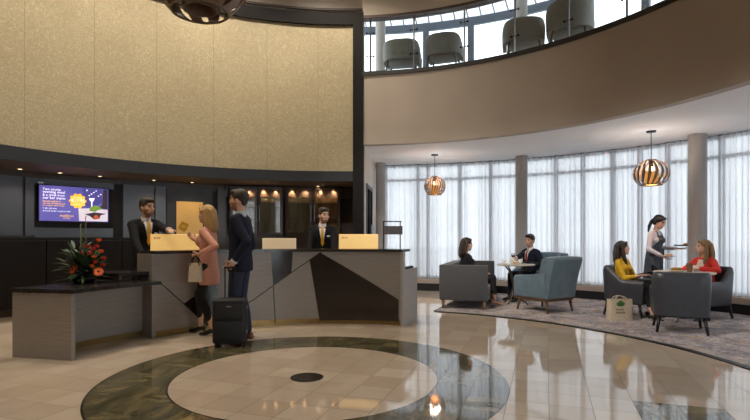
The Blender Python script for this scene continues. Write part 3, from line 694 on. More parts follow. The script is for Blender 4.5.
# ------------------------------------------------------------------ glass-fronted cabinets in the back wall
CABBACK = M('greenish_frosted_panel', (150, 146, 128), 0.55, vary=0.35, scale=5, stretch=(3, 3, 0.4))
CABWARM = M('amber_panel', (150, 118, 78), 0.5, vary=0.4, scale=6)
CABDOOR = glass_material('smoked_cabinet_glass', (0.90, 0.87, 0.82), 0.03)
GLOW = M('cabinet_lamp_glow', (255, 210, 150), 0.5, emit=(255, 200, 130), estr=10)
cabs = [(229, 255.5, 'behind the tall customer, nearest the gold-panelled door'), (257.5, 281.5, 'second from the gold-panelled door, clear of people'), (285.5, 311.5, 'third from the gold-panelled door, beside the second receptionist'), (314, 340, 'behind the second receptionist, beside the black post')]
for k, (p0, p1, wh) in enumerate(cabs):
    a1, a0 = ang(p0, RB), ang(p1, RB); am = (a0 + a1) / 2
    q0, q1 = pol(a1, RB), pol(a0, RB); w = (q1 - q0).length; c = (q0 + q1) / 2
    Yc = c.y; zt, zb = zat(188.5, Yc), zat(235, Yc)
    t = thing('display_cabinet', 'dark timber glass-fronted cabinet ' + wh, 'cabinet', (c.x, c.y, zb), math.radians(am - 90), 'glass cabinets behind the desk')
    h = zt - zb; D = 0.26
    bm = bmesh.new()
    bx(bm, -w / 2, -w / 2 + 0.03, -D, -0.005, 0, h); bx(bm, w / 2 - 0.03, w / 2, -D, -0.005, 0, h); bx(bm, -w / 2, w / 2, -D, -0.005, h - 0.03, h); bx(bm, -w / 2, w / 2, -D, -0.005, 0, 0.03)
    obj('carcass', bm, ESPR, t)
    bm = bmesh.new(); bx(bm, -w / 2 + 0.03, w / 2 - 0.03, -0.03, -0.01, 0.03, h - 0.03); obj('back_panel', bm, CABWARM if k in (0, 3) else CABBACK, t)
    for z in (0.36, 0.68):
        bm = bmesh.new(); bx(bm, -w / 2 + 0.03, w / 2 - 0.03, -D + 0.06, -0.03, h * z, h * z + 0.012)
        obj('shelf', bm, CABBACK, t)
    bm = bmesh.new()
    bx(bm, -w / 2, -w / 2 + 0.05, -D - 0.03, -D, 0, h); bx(bm, w / 2 - 0.05, w / 2, -D - 0.03, -D, 0, h); bx(bm, -w / 2 + 0.05, w / 2 - 0.05, -D - 0.03, -D, h - 0.05, h); bx(bm, -w / 2 + 0.05, w / 2 - 0.05, -D - 0.03, -D, 0, 0.05)
    dr = obj('door', bm, ESPR, t)
    bm = bmesh.new(); bx(bm, -w / 2 + 0.05, w / 2 - 0.05, -D - 0.018, -D - 0.012, 0.05, h - 0.05); obj('pane', bm, CABDOOR, dr)
    bm = bmesh.new(); s = -1 if k % 2 else 1; tube(bm, [(s * (w / 2 - 0.025), -D - 0.05, h * 0.28), (s * (w / 2 - 0.025), -D - 0.05, h * 0.62)], 0.008); obj('handle', bm, STEEL, dr)
    for s in (-0.25, 0.25):
        bm = bmesh.new(); lathe(bm, [(0, h - 0.031), (0.022, h - 0.031), (0.022, h - 0.036), (0, h - 0.036)], 12, (s * w, -D * 0.5, 0)); obj('lamp', bm, GLOW, t)
        R = Matrix.Rotation(math.radians(am - 90), 4, 'Z'); lamp('cabinet_spot', 'SPOT', Vector((c.x, c.y, zb)) + R @ Vector((s * w, -D * 0.5, h - 0.045)), 22, WARM, 0.02, Vector((c.x, c.y, zb)) + R @ Vector((s * w, -0.02, 0)), 120, 0.8)

# ------------------------------------------------------------------ dark panel stand by the window
st = thing('sign_stand', 'dark panel on a thin black stand before the window beside the first column', 'stand', (at(393, 10.9), 10.9, 0), 0.12)
bm = bmesh.new(); bx(bm, -0.21, 0.21, -0.012, 0.012, zat(234.5, 10.9), zat(226, 10.9), 0.004); obj('panel', bm, ESPR, st)
bm = bmesh.new(); z = zat(221.5, 10.9)
tube(bm, [(-0.21, 0, 0.02), (-0.21, 0, z)], 0.012, 8); tube(bm, [(0.16, 0, 0.02), (0.16, 0, z)], 0.012, 8); tube(bm, [(-0.22, 0, z), (0.19, 0, z)], 0.012, 8)
for s in (-0.21, 0.16): bx(bm, s - 0.02, s + 0.02, -0.16, 0.16, 0, 0.02)
obj('frame', bm, BLACKM, st)

# ================================================================== seating
CHARC = M('charcoal_leather', (58, 60, 66), 0.42, vary=0.08, scale=12, bump=0.12, bscale=140, coat=0.12)
CHARF = M('charcoal_fabric', (72, 72, 74), 0.85, vary=0.10, scale=30, bump=0.2, bscale=220, sheen=0.3)
TEAL = M('teal_grey_velvet', (90, 112, 126), 0.7, vary=0.16, scale=7, bump=0.1, bscale=90, sheen=0.5)
GREYB = M('pale_grey_upholstery', (146, 147, 143), 0.8, vary=0.06, scale=14)
OAK = M('oiled_oak', (140, 108, 72), 0.45, vary=0.2, scale=10, stretch=(4, 4, 0.6))
WALN = M('walnut', (96, 70, 48), 0.42, vary=0.2, scale=10, stretch=(3, 3, 0.6))
DLEG = M('black_wood_leg', (24, 21, 20), 0.4)
def u_path(w, d, r, n=7):
    """plan of a tub: from the front of one arm round the back to the other; front is +y"""
    p = [(-w / 2, d / 2), (-w / 2, d / 4), (-w / 2, 0), (-w / 2, -d / 2 + r)]
    p += [(-w / 2 + r - r * math.cos(t), -d / 2 + r - r * math.sin(t)) for t in (PI / 2 * k / n for k in range(1, n))]
    p += [(-w / 2 + r + (w - 2 * r) * k / 6, -d / 2) for k in range(7)]
    q = [(-x, y) for x, y in p[::-1]][7:]
    return p + q
def tub_shell(bm, w, d, r, th, zb, hfun, taper=0.93, bulge=0.0):
    out, inn = [], []
    path = u_path(w, d, r); pin = u_path(w - 2 * th, d, max(0.02, r - th))
    for (x, y), (xi, yi) in zip(path, pin):
        yi = min(yi + 0.0, d / 2); yi = yi if yi > -d / 2 + r else max(yi + th * (1 if yi <= -d / 2 + 1e-6 else 1), -d / 2 + th)
        h = hfun(x / (w / 2), y / (d / 2)); co, ci = [], []
        for t, o in ((0, 0), (0.3, 0), (0.6, 0), (0.85, 0), (0.96, 0.12), (1.0, 0.38)):
            z = zb + (h - zb) * t; k = taper + (1 - taper) * min(1, t * 1.2)
            nx, ny = (xi - x), (yi - y)
            co.append((x * k + nx * o, y * k + ny * o, z)); ci.append((xi * k - nx * o, yi * k - ny * o, z))
        out.append(co); inn.append(ci)
    grid_solid(bm, out, inn)
def leg(bm, x, y, z, splay, r0=0.026, r1=0.016):
    tube(bm, [(x, y, z), (x + splay[0], y + splay[1], 0)], [r0, r1], 8)
def tub_chair(label, loc, rz, group='dark leather tub chairs round the second table'):
    t = thing('tub_chair', label, 'chair', loc, rz, group)
    w, d = 0.67, 0.63
    def hf(x, y):
        s = max(0.0, min(1.0, (0.05 - y) / 0.75)); s = s * s * (3 - 2 * s); return 0.57 + 0.215 * s
    bm = bmesh.new(); tub_shell(bm, w, d, 0.13, 0.085, 0.22, hf, 0.93); obj('shell', bm, CHARC, t, True, angle=50)
    bm = bmesh.new(); bx(bm, -w / 2 + 0.105, w / 2 - 0.105, -d / 2 + 0.13, d / 2 - 0.01, 0.24, 0.40, 0.03); obj('seat', bm, CHARC, t, True)
    bm = bmesh.new(); bx(bm, -w / 2 + 0.06, w / 2 - 0.06, -d / 2 + 0.06, d / 2 - 0.03, 0.20, 0.24, 0.006); obj('seat_base', bm, BLACKM, t)
    for sx_ in (-1, 1):
        for sy in (-1, 1):
            bm = bmesh.new(); leg(bm, sx_ * 0.25, sy * 0.235, 0.21, (sx_ * 0.03, sy * 0.045)); obj('leg', bm, DLEG, t, True)
    return t
TUB_N = (4.03, 6.62, 0.010); TUB_L = (4.04, 7.96, 0.010); TUB_R = (5.05, 7.72, 0.010)
tub_chair('empty dark leather tub chair with its back turned, in front of the round table', TUB_N, face(0.42, 0.90))
tub_chair('dark leather tub chair under the woman in yellow', TUB_L, face(0.70, -0.71))
tub_chair('dark leather tub chair under the woman in red', TUB_R, face(-0.90, -0.40))

# loveseat: faces local +y, length along x
LS = (1.77, 9.41, 0.010); LSR = face(0.956, -0.292)
t = thing('loveseat', 'boxy charcoal two-seat sofa with wooden legs under the woman in black', 'sofa', LS, LSR)
Wd, Dp, Ht = 1.85, 0.82, 0.755
for s in (-1, 1):
    bm = bmesh.new(); bx(bm, min(s * Wd / 2, s * (Wd / 2 - 0.11)), max(s * Wd / 2, s * (Wd / 2 - 0.11)), -Dp / 2, Dp / 2, 0.15, Ht, 0.018); obj('armrest', bm, CHARF, t, True, angle=50)
    bm = bmesh.new(); x0, x1 = sorted((s * 0.005, s * (Wd / 2 - 0.115))); bx(bm, x0, x1, -Dp / 2 + 0.14, Dp / 2 - 0.005, 0.22, 0.37, 0.03); obj('seat_cushion', bm, CHARF, t, True, angle=50)
    for sy in (-1, 1):
        bm = bmesh.new(); leg(bm, s * (Wd / 2 - 0.07), sy * (Dp / 2 - 0.06), 0.15, (0, 0), 0.030, 0.022); obj('leg', bm, OAK, t, True)
bm = bmesh.new(); bx(bm, -Wd / 2 + 0.112, Wd / 2 - 0.112, -Dp / 2, -Dp / 2 + 0.135, 0.15, Ht, 0.018); obj('backrest', bm, CHARF, t, True, angle=50)
bm = bmesh.new(); bx(bm, -Wd / 2 + 0.112, Wd / 2 - 0.112, -Dp / 2 + 0.14, Dp / 2 - 0.01, 0.15, 0.215, 0.01); obj('seat_frame', bm, CHARF, t)

def teal_chair(label, loc, rz):
    t = thing('armchair', label, 'armchair', loc, rz, 'teal velvet armchairs at the first table')
    w, d = 0.72, 0.72
    # back: leaning slab with side wings
    out, inn = [], []
    n = 9
    for i in range(n):
        s = -1 + 2 * i / (n - 1); x = s * w / 2 * 0.94; co, ci = [], []
        for z, dy, k in ((0.24, 0.0, 1.0), (0.45, -0.035, 1.0), (0.66, -0.08, 1.02), (0.84, -0.125, 1.05), (0.90, -0.14, 1.05), (0.925, -0.125, 1.03)):
            wing = 0.10 * max(0, abs(s) - 0.6) / 0.4
            zz = z - (0.02 * abs(s) ** 4 if z > 0.7 else 0)
            co.append((x * k, -d / 2 + 0.02 + dy, zz))
            ci.append((x * k, -d / 2 + 0.17 + dy + wing - (0.05 if z > 0.91 else 0.0) + 0.012 * math.cos(s * PI), zz))
        out.append(co); inn.append(ci)
    bm = bmesh.new(); grid_solid(bm, out, inn); bk = obj('backrest', bm, TEAL, t, True, angle=60)
    for s in (-1, 1):
        bm = bmesh.new(); A, B = [], []
        for y, h in ((-d / 2 + 0.06, 0.66), (-0.12, 0.63), (0.12, 0.605), (d / 2 - 0.03, 0.59), (d / 2, 0.565)):
            A.append([(s * w / 2 * (0.95 if z < 0.3 else 1.0), y, z) for z in (0.24, h - 0.03)] + [(s * (w / 2 - 0.02), y, h)])
            B.append([(s * (w / 2 - 0.10), y, z) for z in (0.24, h - 0.03)] + [(s * (w / 2 - 0.08), y, h)])
        grid_solid(bm, A, B); obj('armrest', bm, TEAL, t, True, angle=50)
        for sy in (-1, 1):
            bm = bmesh.new(); leg(bm, s * (w / 2 - 0.07), sy * (d / 2 - 0.08), 0.19, (s * 0.02, sy * 0.035), 0.028, 0.016); obj('leg', bm, WALN, t, True)
    bm = bmesh.new(); bx(bm, -w / 2 + 0.105, w / 2 - 0.105, -d / 2 + 0.12, d / 2 - 0.005, 0.25, 0.42, 0.035); obj('seat_cushion', bm, TEAL, t, True)
    bm = bmesh.new(); bx(bm, -w / 2 + 0.03, w / 2 - 0.03, -d / 2 + 0.04, d / 2 - 0.02, 0.185, 0.24, 0.006); obj('base_frame', bm, WALN, t)
    return t
TEAL1 = (2.87, 8.46, 0.010); TEAL2 = (3.30, 10.12, 0.010)
teal_chair('empty teal velvet armchair with its back turned, on walnut legs', TEAL1, face(-0.52, 0.85))
teal_chair('teal armchair holding the man with a red tie, beyond the small round table', TEAL2, face(-0.86, -0.5))

# gallery chairs: barrel backs
def barrel(label, px, Y, w):
    t = thing('barrel_chair', label, 'chair', (at(px, Y), Y, 4.33), 0.0, 'pale tub chairs along the gallery')
    return t
gal = [(402, 9.72, 0.73, 37.5, 'leftmost pale barrel chair on the gallery, beside the first gallery column', 0.15), (444, 9.42, 0.70, 32, 'second pale barrel chair from the left on the gallery', 0.0), (523.5, 8.78, 0.73, 13.5, 'third pale barrel chair from the left on the gallery, behind the slim column there', 0.1), (569.5, 8.28, 0.75, -6, 'fourth pale barrel chair from the left on the gallery, the rightmost', -0.1)]
for px, Y, w, py, lab, yaw in gal:
    t = thing('barrel_chair', lab, 'chair', (at(px, Y), Y, 4.38), yaw - 0.35, 'pale barrel chairs along the gallery')
    H = max(0.54, min(0.80, zat(py, Y - 0.78) - 4.32)) + (0.12 if px > 560 else 0.07)
    bm = bmesh.new()
    def hf(x, y, H=H): s = max(0.0, min(1.0, (0.35 - y) / 1.0)); s = s * s * (3 - 2 * s); return H - 0.20 + 0.20 * s
    tub_shell(bm, w, 0.66, 0.30, 0.075, 0.24, hf, 0.97); obj('shell', bm, GREYB, t, True, angle=60)
    bm = bmesh.new(); bx(bm, -w / 2 + 0.09, w / 2 - 0.09, -0.22, 0.32, 0.23, 0.38, 0.04); obj('seat', bm, GREYB, t, True)
    for sx_ in (-1, 1):
        for sy in (-1, 1):
            bm = bmesh.new(); leg(bm, sx_ * 0.23, sy * 0.19, 0.30, (sx_ * 0.05, sy * 0.05), 0.02, 0.012); obj('leg', bm, DLEG, t, True)

# ------------------------------------------------------------------ tables
TTOP = M('pale_stone_table_top', (206, 196, 182), 0.3, vary=0.06, scale=9)
TLEG = M('burnished_bronze', (112, 98, 84), 0.35, metal=0.7, vary=0.1)
def side_table(label, loc, R, h):
    t = thing('side_table', label, 'table', loc, 0.3, 'round lounge tables')
    bm = bmesh.new(); lathe(bm, [(0, h - 0.028), (R - 0.012, h - 0.028), (R, h - 0.02), (R, h - 0.006), (R - 0.006, h), (0, h)], 40); obj('table_top', bm, TTOP, t, True, angle=40)
    for k in range(4):
        a = PI / 2 * k + 0.4; bm = bmesh.new()
        tube(bm, [((r) * math.cos(a), r * math.sin(a), z) for r, z in ((R * 0.72, h - 0.03), (R * 0.42, h - 0.14), (0.09, h - 0.30), (0.055, h * 0.45), (0.10, h * 0.24), (R * 0.5, h * 0.10), (R * 0.74, 0.0))], 0.014, 8)
        obj('leg', bm, TLEG, t, True)
    bm = bmesh.new(); lathe(bm, [(0.02, h * 0.45 - 0.02), (0.062, h * 0.45 - 0.02), (0.062, h * 0.45 + 0.02), (0.02, h * 0.45 + 0.02), (0.02, h * 0.45 - 0.02)], 20); obj('leg_ring', bm, TLEG, t, True, angle=40)
    return t
T1 = (2.62, 9.30, 0.010); T2 = (4.56, 7.38, 0.010); TH1 = 0.735; TH2 = 0.725
side_table('small round table with curved bronze legs between the sofa and the teal armchairs', T1, 0.345, TH1)
side_table('round pale-topped table between the three dark tub chairs', T2, 0.40, TH2)

# ------------------------------------------------------------------ crockery
CHINA = M('white_china', (236, 232, 226), 0.2, vary=0.02, coat=0.4)
COFFEE = M('coffee', (70, 42, 24), 0.2)
KRAFT = M('brown_cup_paper', (128, 96, 68), 0.7, vary=0.08)
BREAD = M('golden_bread', (206, 150, 84), 0.8, vary=0.25, scale=30)
SALAD = M('salad_green', (110, 130, 60), 0.7, vary=0.4, scale=40)
def cup(label, x, y, z, group):
    t = thing('coffee_cup', label, 'cup', (x, y, z), random.uniform(0, 6), group)
    bm = bmesh.new(); lathe(bm, [(0, 0.012), (0.026, 0.012), (0.038, 0.04), (0.043, 0.082), (0.040, 0.082), (0.035, 0.042), (0.024, 0.018), (0, 0.018)], 24); obj('bowl', bm, CHINA, t, True)
    bm = bmesh.new(); lathe(bm, [(0, 0.0), (0.045, 0.0), (0.076, 0.010), (0.076, 0.013), (0.04, 0.008), (0, 0.008)], 24); obj('saucer', bm, CHINA, t, True)
    bm = bmesh.new(); tube(bm, [(0.038, 0, 0.07), (0.062, 0, 0.068), (0.064, 0, 0.045), (0.036, 0, 0.034)], 0.005, 6); obj('handle', bm, CHINA, t, True)
    bm = bmesh.new(); lathe(bm, [(0, 0.07), (0.0395, 0.07), (0.0395, 0.068), (0, 0.068)], 20); obj('coffee', bm, COFFEE, t)
    return t
z1 = 0.010 + TH1 + 0.0005; z2 = 0.010 + TH2 + 0.0005
g1 = 'cups on the first lounge table'
cup('white cup on a saucer on the sofa side of the small round table', T1[0] - 0.22, T1[1] - 0.02, z1, g1)
cup('white cup on a saucer on the small table before the man with a red tie', T1[0] + 0.10, T1[1] + 0.05, z1, g1)
t = thing('milk_jug', 'small white milk jug on the small table beside the second cup', 'jug', (T1[0] - 0.02, T1[1] + 0.16, z1))
bm = bmesh.new(); lathe(bm, [(0, 0), (0.03, 0), (0.042, 0.03), (0.032, 0.085), (0.038, 0.11), (0.034, 0.11), (0.028, 0.085), (0.036, 0.03), (0, 0.006)], 20); obj('body', bm, CHINA, t, True)
bm = bmesh.new(); tube(bm, [(0.03, 0, 0.10), (0.06, 0, 0.09), (0.062, 0, 0.05), (0.04, 0, 0.03)], 0.005, 6); obj('handle', bm, CHINA, t, True)
def plate(label, x, y, z, r=0.12):
    t = thing('plate', label, 'plate', (x, y, z))
    bm = bmesh.new(); lathe(bm, [(0, 0), (r * 0.6, 0), (r, 0.016), (r, 0.019), (r * 0.62, 0.006), (0, 0.006)], 32); obj('dish', bm, CHINA, t, True); return t
plate('white plate on the small table beside the first cup', T1[0] - 0.05, T1[1] - 0.16, z1, 0.085)
t = thing('cake_slice', 'golden slice of cake on the white plate of the small table', 'cake', (T1[0] - 0.05, T1[1] - 0.16, z1 + 0.0065))
bm = bmesh.new(); bx(bm, -0.04, 0.04, -0.03, 0.03, 0, 0.04, 0.008); obj('sponge', bm, BREAD, t)
bm = bmesh.new(); bx(bm, -0.041, 0.041, -0.031, 0.031, 0.036, 0.05, 0.008); obj('icing', bm, CHINA, t)
plate('white plate of food on the round table behind the empty tub chair', T2[0] - 0.10, T2[1] + 0.02, z2, 0.13)
t = thing('sandwich', 'golden toasted sandwich with salad on the plate of the round table', 'sandwich', (T2[0] - 0.10, T2[1] + 0.02, z2 + 0.0065), 0.4)
bm = bmesh.new(); bx(bm, -0.07, 0.05, -0.04, 0.04, 0, 0.022, 0.007); bx(bm, -0.065, 0.05, -0.04, 0.038, 0.034, 0.056, 0.007); obj('bread', bm, BREAD, t)
bm = bmesh.new(); bx(bm, -0.072, 0.055, -0.044, 0.044, 0.021, 0.035, 0.005); obj('filling', bm, SALAD, t)
t = thing('takeaway_cup', 'tall brown paper cup standing on the round table', 'cup', (T2[0] + 0.02, T2[1] - 0.10, z2))
bm = bmesh.new(); lathe(bm, [(0, 0), (0.032, 0), (0.044, 0.125), (0.046, 0.128), (0.042, 0.128), (0.030, 0.006), (0, 0.006)], 24); obj('body', bm, KRAFT, t, True, angle=40)
bm = bmesh.new(); lathe(bm, [(0, 0.12), (0.0415, 0.12), (0.0415, 0.118), (0, 0.118)], 20); obj('drink', bm, COFFEE, t)
cup('white cup on a saucer on the round table before the woman in red', T2[0] + 0.22, T2[1] + 0.10, z2, 'cups on the second lounge table')

# ------------------------------------------------------------------ pendant lamps
BULB = M('lamp_bulb_glow', (255, 226, 170), 0.5, emit=(255, 206, 130), estr=7)
AMBER = M('amber_inner_shade', (226, 168, 92), 0.6, vary=0.15, emit=(230, 160, 80), estr=0.35)
def pendant(label, X, Y, zc, R, hr, ceil, n, cover, watt, lit=True, group='slatted globe pendants over the lounge'):
    t = thing('pendant_lamp', label, 'lamp', (X, Y, zc), random.uniform(0, 1), group)
    bm = bmesh.new()
    th0, th1 = math.radians(16), math.radians(142)
    for k in range(n):
        c = 2 * PI * k / n; wd = 2 * PI / n * cover; A, B = [], []
        for i in range(15):
            th = th0 + (th1 - th0) * i / 14; tw = 0.25 * math.sin((th - th0) / (th1 - th0) * PI)
            wl = wd * (1.0 if i in (0, 14) else (0.75 + 0.25 * math.cos((th - PI / 2) * 2.2) ** 2) * 0.9)
            ra, rb = [], []
            for s in (-0.5, 0, 0.5):
                f = c + tw + wl * s
                for (lst, r) in ((ra, 1.0), (rb, 0.985)):
                    lst.append((R * r * math.sin(th) * math.cos(f), R * r * math.sin(th) * math.sin(f), hr * r * math.cos(th)))
            A.append(ra); B.append(rb)
        grid_solid(bm, A, B)
    obj('shade', bm, VENEER, t, True, angle=50)
    for th in (th0, th1):
        bm = bmesh.new(); r, z = R * math.sin(th), hr * math.cos(th); lathe(bm, [(r - 0.012, z - 0.008), (r + 0.004, z - 0.008), (r + 0.004, z + 0.008), (r - 0.012, z + 0.008), (r - 0.012, z - 0.008)], 40)
        obj('shade_ring', bm, VENEER, t, True, angle=40)
    bm = bmesh.new(); ri = R * 0.36; lathe(bm, [(ri, -hr * 0.76), (ri, hr * 0.15), (ri - 0.004, hr * 0.15), (ri - 0.004, -hr * 0.76), (ri, -hr * 0.76)], 28); obj('inner_shade', bm, AMBER if lit else VENEER, t, True, angle=40)
    bm = bmesh.new(); ell(bm, (0, 0, hr * 0.34), (R * 0.13, R * 0.13, R * 0.16)); obj('bulb', bm, BULB if lit else CHINA, t, True)
    bm = bmesh.new(); lathe(bm, [(0, hr * 0.98), (0.03, hr * 0.98), (0.03, hr * 0.5), (0, hr * 0.5)], 16); obj('lamp_holder', bm, BLACKM, t)
    bm = bmesh.new(); tube(bm, [(0, 0, hr * 0.9), (0, 0, ceil - zc - 0.02)], 0.006, 6); obj('cord', bm, BLACKM, t)
    bm = bmesh.new(); lathe(bm, [(0, ceil - zc - 0.03), (0.07, ceil - zc - 0.025), (0.075, ceil - zc), (0, ceil - zc)], 24); obj('ceiling_rose', bm, BLACKM, t)
    if lit: lamp('pendant_light', 'POINT', (X, Y, zc + hr * 0.1), watt, (1.0, 0.94, 0.87), 0.10)
    return t
pendant('slatted bronze globe pendant hanging above the three dark tub chairs', 4.49, 8.13, zat(173.8, 8.13), 0.27, 0.232, 2.97, 18, 0.58, 30)
pendant('smaller slatted bronze globe pendant hanging before the curtain by the glass door', 1.25, 10.45, zat(186.5, 10.45), 0.225, 0.215, 2.97, 26, 0.72, 30)
pendant('large dark globe pendant hanging in the rotunda, cut by the top of the picture', at(200, 4.45), 4.45, 3.55, 0.40, 0.38, 6.6, 12, 0.95, 14, False, 'globe pendants high in the rotunda')
pendant('globe pendant hanging in the rotunda partly behind the large dark one', at(230, 5.6), 5.6, 4.10, 0.26, 0.25, 6.6, 12, 0.66, 14, True, 'globe pendants high in the rotunda')

# ------------------------------------------------------------------ flowers
GRN = M('leaf_green', (52, 74, 40), 0.6, vary=0.35, scale=20); GRY = M('eucalyptus_green', (112, 128, 112), 0.7, vary=0.2, scale=20)
SPK_ = M('spike_green', (112, 128, 52), 0.6, vary=0.3, scale=30); ORG = M('orange_petal', (232, 104, 40), 0.6, vary=0.15, scale=30); RED = M('red_berry', (196, 52, 34), 0.45, vary=0.2, scale=20)
CORE = M('dark_flower_heart', (64, 34, 18), 0.8); BURG = M('burgundy_leaf', (74, 30, 34), 0.6, vary=0.3)
FX, FY, FZ = at(84, 5.80), 5.80, 0.7155
fl = thing('flower_arrangement', 'tall arrangement of orange gerberas, red blooms and green spikes on the low desk', 'flowers', (FX, FY, FZ))
rnd = random.Random(5)
bm = bmesh.new(); lathe(bm, [(0, 0), (0.10, 0), (0.13, 0.05), (0.125, 0.08), (0.10, 0.07), (0, 0.07)], 28); obj('bowl', bm, BLACKM, fl, True)
def leaf(bm, p, d, L, w, up=Vector((0, 0, 1)), droop=0.25):
    d = d.normalized(); s = d.cross(up); s = s.normalized() if s.length > 0.01 else Vector((1, 0, 0)); n = s.cross(d)
    pts = []
    for i in range(6):
        t = i / 5; ww = w * math.sin(PI * min(1, t * 0.92 + 0.08)) ** 0.8 * (1 if t < 0.99 else 0.05)
        c = p + d * L * t - Vector((0, 0, 1)) * droop * L * t * t
        pts.append((c + s * ww + n * 0.15 * ww, c - s * ww + n * 0.15 * ww, c))
    A = [[bm.verts.new(q) for q in (r[0], r[2], r[1])] for r in pts]
    for a, b in zip(A, A[1:]):
        for k in range(2): bm.faces.new((a[k], a[k + 1], b[k + 1], b[k]))
def sph(az, el): return Vector((math.cos(el) * math.cos(az), math.cos(el) * math.sin(az), math.sin(el)))
for nm, mat, n, L, w, el0, el1, rr in (('foliage', GRN, 120, 0.235, 0.020, -0.25, 1.1, 0.10), ('eucalyptus', GRY, 60, 0.16, 0.019, 0.2, 1.2, 0.14), ('burgundy_foliage', BURG, 26, 0.17, 0.02, 0.1, 1.2, 0.12)):
    bm = bmesh.new()
    for i in range(n):
        az = rnd.uniform(0, 2 * PI); el = rnd.uniform(el0, el1); d = sph(az, el)
        base = Vector((0, 0, 0.07)) + d * rnd.uniform(0.02, rr) + Vector((0, 0, rnd.uniform(0, 0.16)))
        if nm == 'eucalyptus': base.x -= 0.08; base.z += 0.08
        base.z = max(base.z, 0.07)
        leaf(bm, base, d, L * rnd.uniform(0.7, 1.25), w, droop=min(0.25, base.z * 0.8))
    obj(nm, bm, mat, fl, True)
def flo(px, py, dy=0.0):
    Y = FY + dy; return Vector((at(px, Y) - FX, dy, zat(py, Y) - FZ))
for px, py, dy in ((73.5, 269.5, -0.14), (98.5, 272, -0.12)):
    c = flo(px, py, dy); d = Vector((0.25 * (1 if px > 85 else -1), -0.8, 0.5)).normalized(); u, v = frame_of(d)
    st_ = bmesh.new(); tube(st_, [(0, 0, 0.06), c - d * 0.01], 0.005, 6); obj('stem', st_, GRN, fl)
    bm = bmesh.new()
    for ring, (L, q, k) in enumerate(((0.058, 0.10, 18), (0.042, 0.35, 14))):
        for i in range(k):
            a = 2 * PI * i / k + ring * 0.2; e = (u * math.cos(a) + v * math.sin(a)); leaf(bm, c + d * 0.004 * ring, e + d * q, L, 0.011, up=d, droop=0.02)
    g = obj('gerbera', bm, ORG, fl, True)
    bm = bmesh.new(); ell(bm, c + d * 0.006, (0.017, 0.017, 0.010), d.to_track_quat('Z', 'Y').to_matrix()); obj('flower_heart', bm, CORE, g, True)
reds = [(84, 246, 0), (90, 253, -.04), (93.5, 249, .02), (101, 251, 0), (104, 258, .02), (95, 262, -.08), (92, 266, -.1), (102.5, 265, -.02), (97, 246, .03), (99, 240, .04), (81, 253, -.04), (88, 246, -.02), (94, 257, -.06)]
for i, (px, py, dy) in enumerate(reds):
    c = flo(px, py, dy); bm = bmesh.new()
    bs = rnd.uniform(0, 6)
    for k in range(9):
        a = bs + k * 2.4; r = 0.003 + 0.0022 * k; leaf(bm, c + Vector((r * math.cos(a), r * math.sin(a), -0.018)), Vector((math.cos(a) * 0.4, math.sin(a) * 0.4, 1)), 0.042 - 0.001 * k, 0.014, up=Vector((math.cos(a), math.sin(a), 0)), droop=-0.0)
    ell(bm, c, (0.014, 0.014, 0.018))
    b = obj('red_bloom', bm, RED if i % 3 else ORG, fl, True)
    st_ = bmesh.new(); tube(st_, [(0, 0, 0.06), (c.x * 0.4, c.y * 0.4, c.z * 0.6), c - Vector((0, 0, 0.012))], 0.0035, 5); obj('stem', st_, GRN, fl)
for px, py0, py1, dy in ((81, 224, 262, 0.0), (86.2, 216, 262, -0.02)):
    a, b = flo(px, py1, dy), flo(px - 0.4, py0, dy); bm = bmesh.new()
    tube(bm, [(0, 0, 0.07), a, b], [0.006, 0.006, 0.003], 6)
    for k in range(22):
        t = k / 21; p = a + (b - a) * t; s = 0.017 * (1 - 0.6 * t); az = k * 2.1
        ell(bm, p + Vector((math.cos(az) * 0.008, math.sin(az) * 0.008, 0)), (s * 0.62, s * 0.62, s * 1.1), sub=1)
    obj('flower_spike', bm, SPK_ if px < 84 else M('mauve_spike', (92, 82, 62), 0.6, vary=0.4, scale=40), fl, True)

# ------------------------------------------------------------------ luggage and bags
CASE = M('black_suitcase_fabric', (28, 28, 30), 0.65, vary=0.12, scale=40, bump=0.2, bscale=200)
SUX, SUY = at(230.2, 5.74), 5.74
su = thing('suitcase', 'black upright cabin suitcase with its handle pulled up beside the man in navy', 'suitcase', (SUX, SUY, 0), 0.10)
bm = bmesh.new(); bx(bm, -0.185, 0.185, -0.11, 0.11, 0.035, 0.545, 0.04, seg=4); obj('shell', bm, CASE, su, True, angle=50)
bm = bmesh.new(); bx(bm, -0.15, 0.15, -0.128, -0.108, 0.08, 0.30, 0.012); obj('pocket', bm, CASE, su, True, angle=50)
bm = bmesh.new(); bx(bm, -0.15, 0.15, -0.126, -0.108, 0.33, 0.50, 0.012); obj('pocket', bm, CASE, su, True, angle=50)
bm = bmesh.new(); bx(bm, -0.148, 0.148, -0.130, -0.126, 0.305, 0.312); bx(bm, -0.148, 0.148, -0.129, -0.125, 0.503, 0.509); obj('zip', bm, BLACKM, su)
bm = bmesh.new(); bx(bm, -0.02, 0.035, -0.131, -0.126, 0.455, 0.472, 0.001); obj('badge', bm, STEEL, su, label='small silver badge')
for s in (-1, 1):
    bm = bmesh.new()
    for z in (0.14, 0.42): bx(bm, s * 0.184, s * 0.184 + 0.006 * s, -0.02, 0.02, z, z + 0.035) if s > 0 else bx(bm, -0.190, -0.184, -0.02, 0.02, z, z + 0.035)
    obj('buckle', bm, STEEL, su)
    for y in (-0.075, 0.075):
        bm = bmesh.new(); tube(bm, [(s * 0.14 - 0.012, y, 0.026), (s * 0.14 + 0.012, y, 0.026)], 0.026, 14); obj('wheel', bm, BLACKM, su, True, angle=40)
bm = bmesh.new()
for s in (-1, 1): tube(bm, [(s * 0.055 - 0.02, 0.09, 0.50), (s * 0.055 - 0.02, 0.09, 0.885)], 0.008, 8)
tube(bm, [(-0.085, 0.09, 0.89), (0.045, 0.09, 0.89)], 0.014, 10); obj('handle', bm, BLACKM, su, True, angle=40)

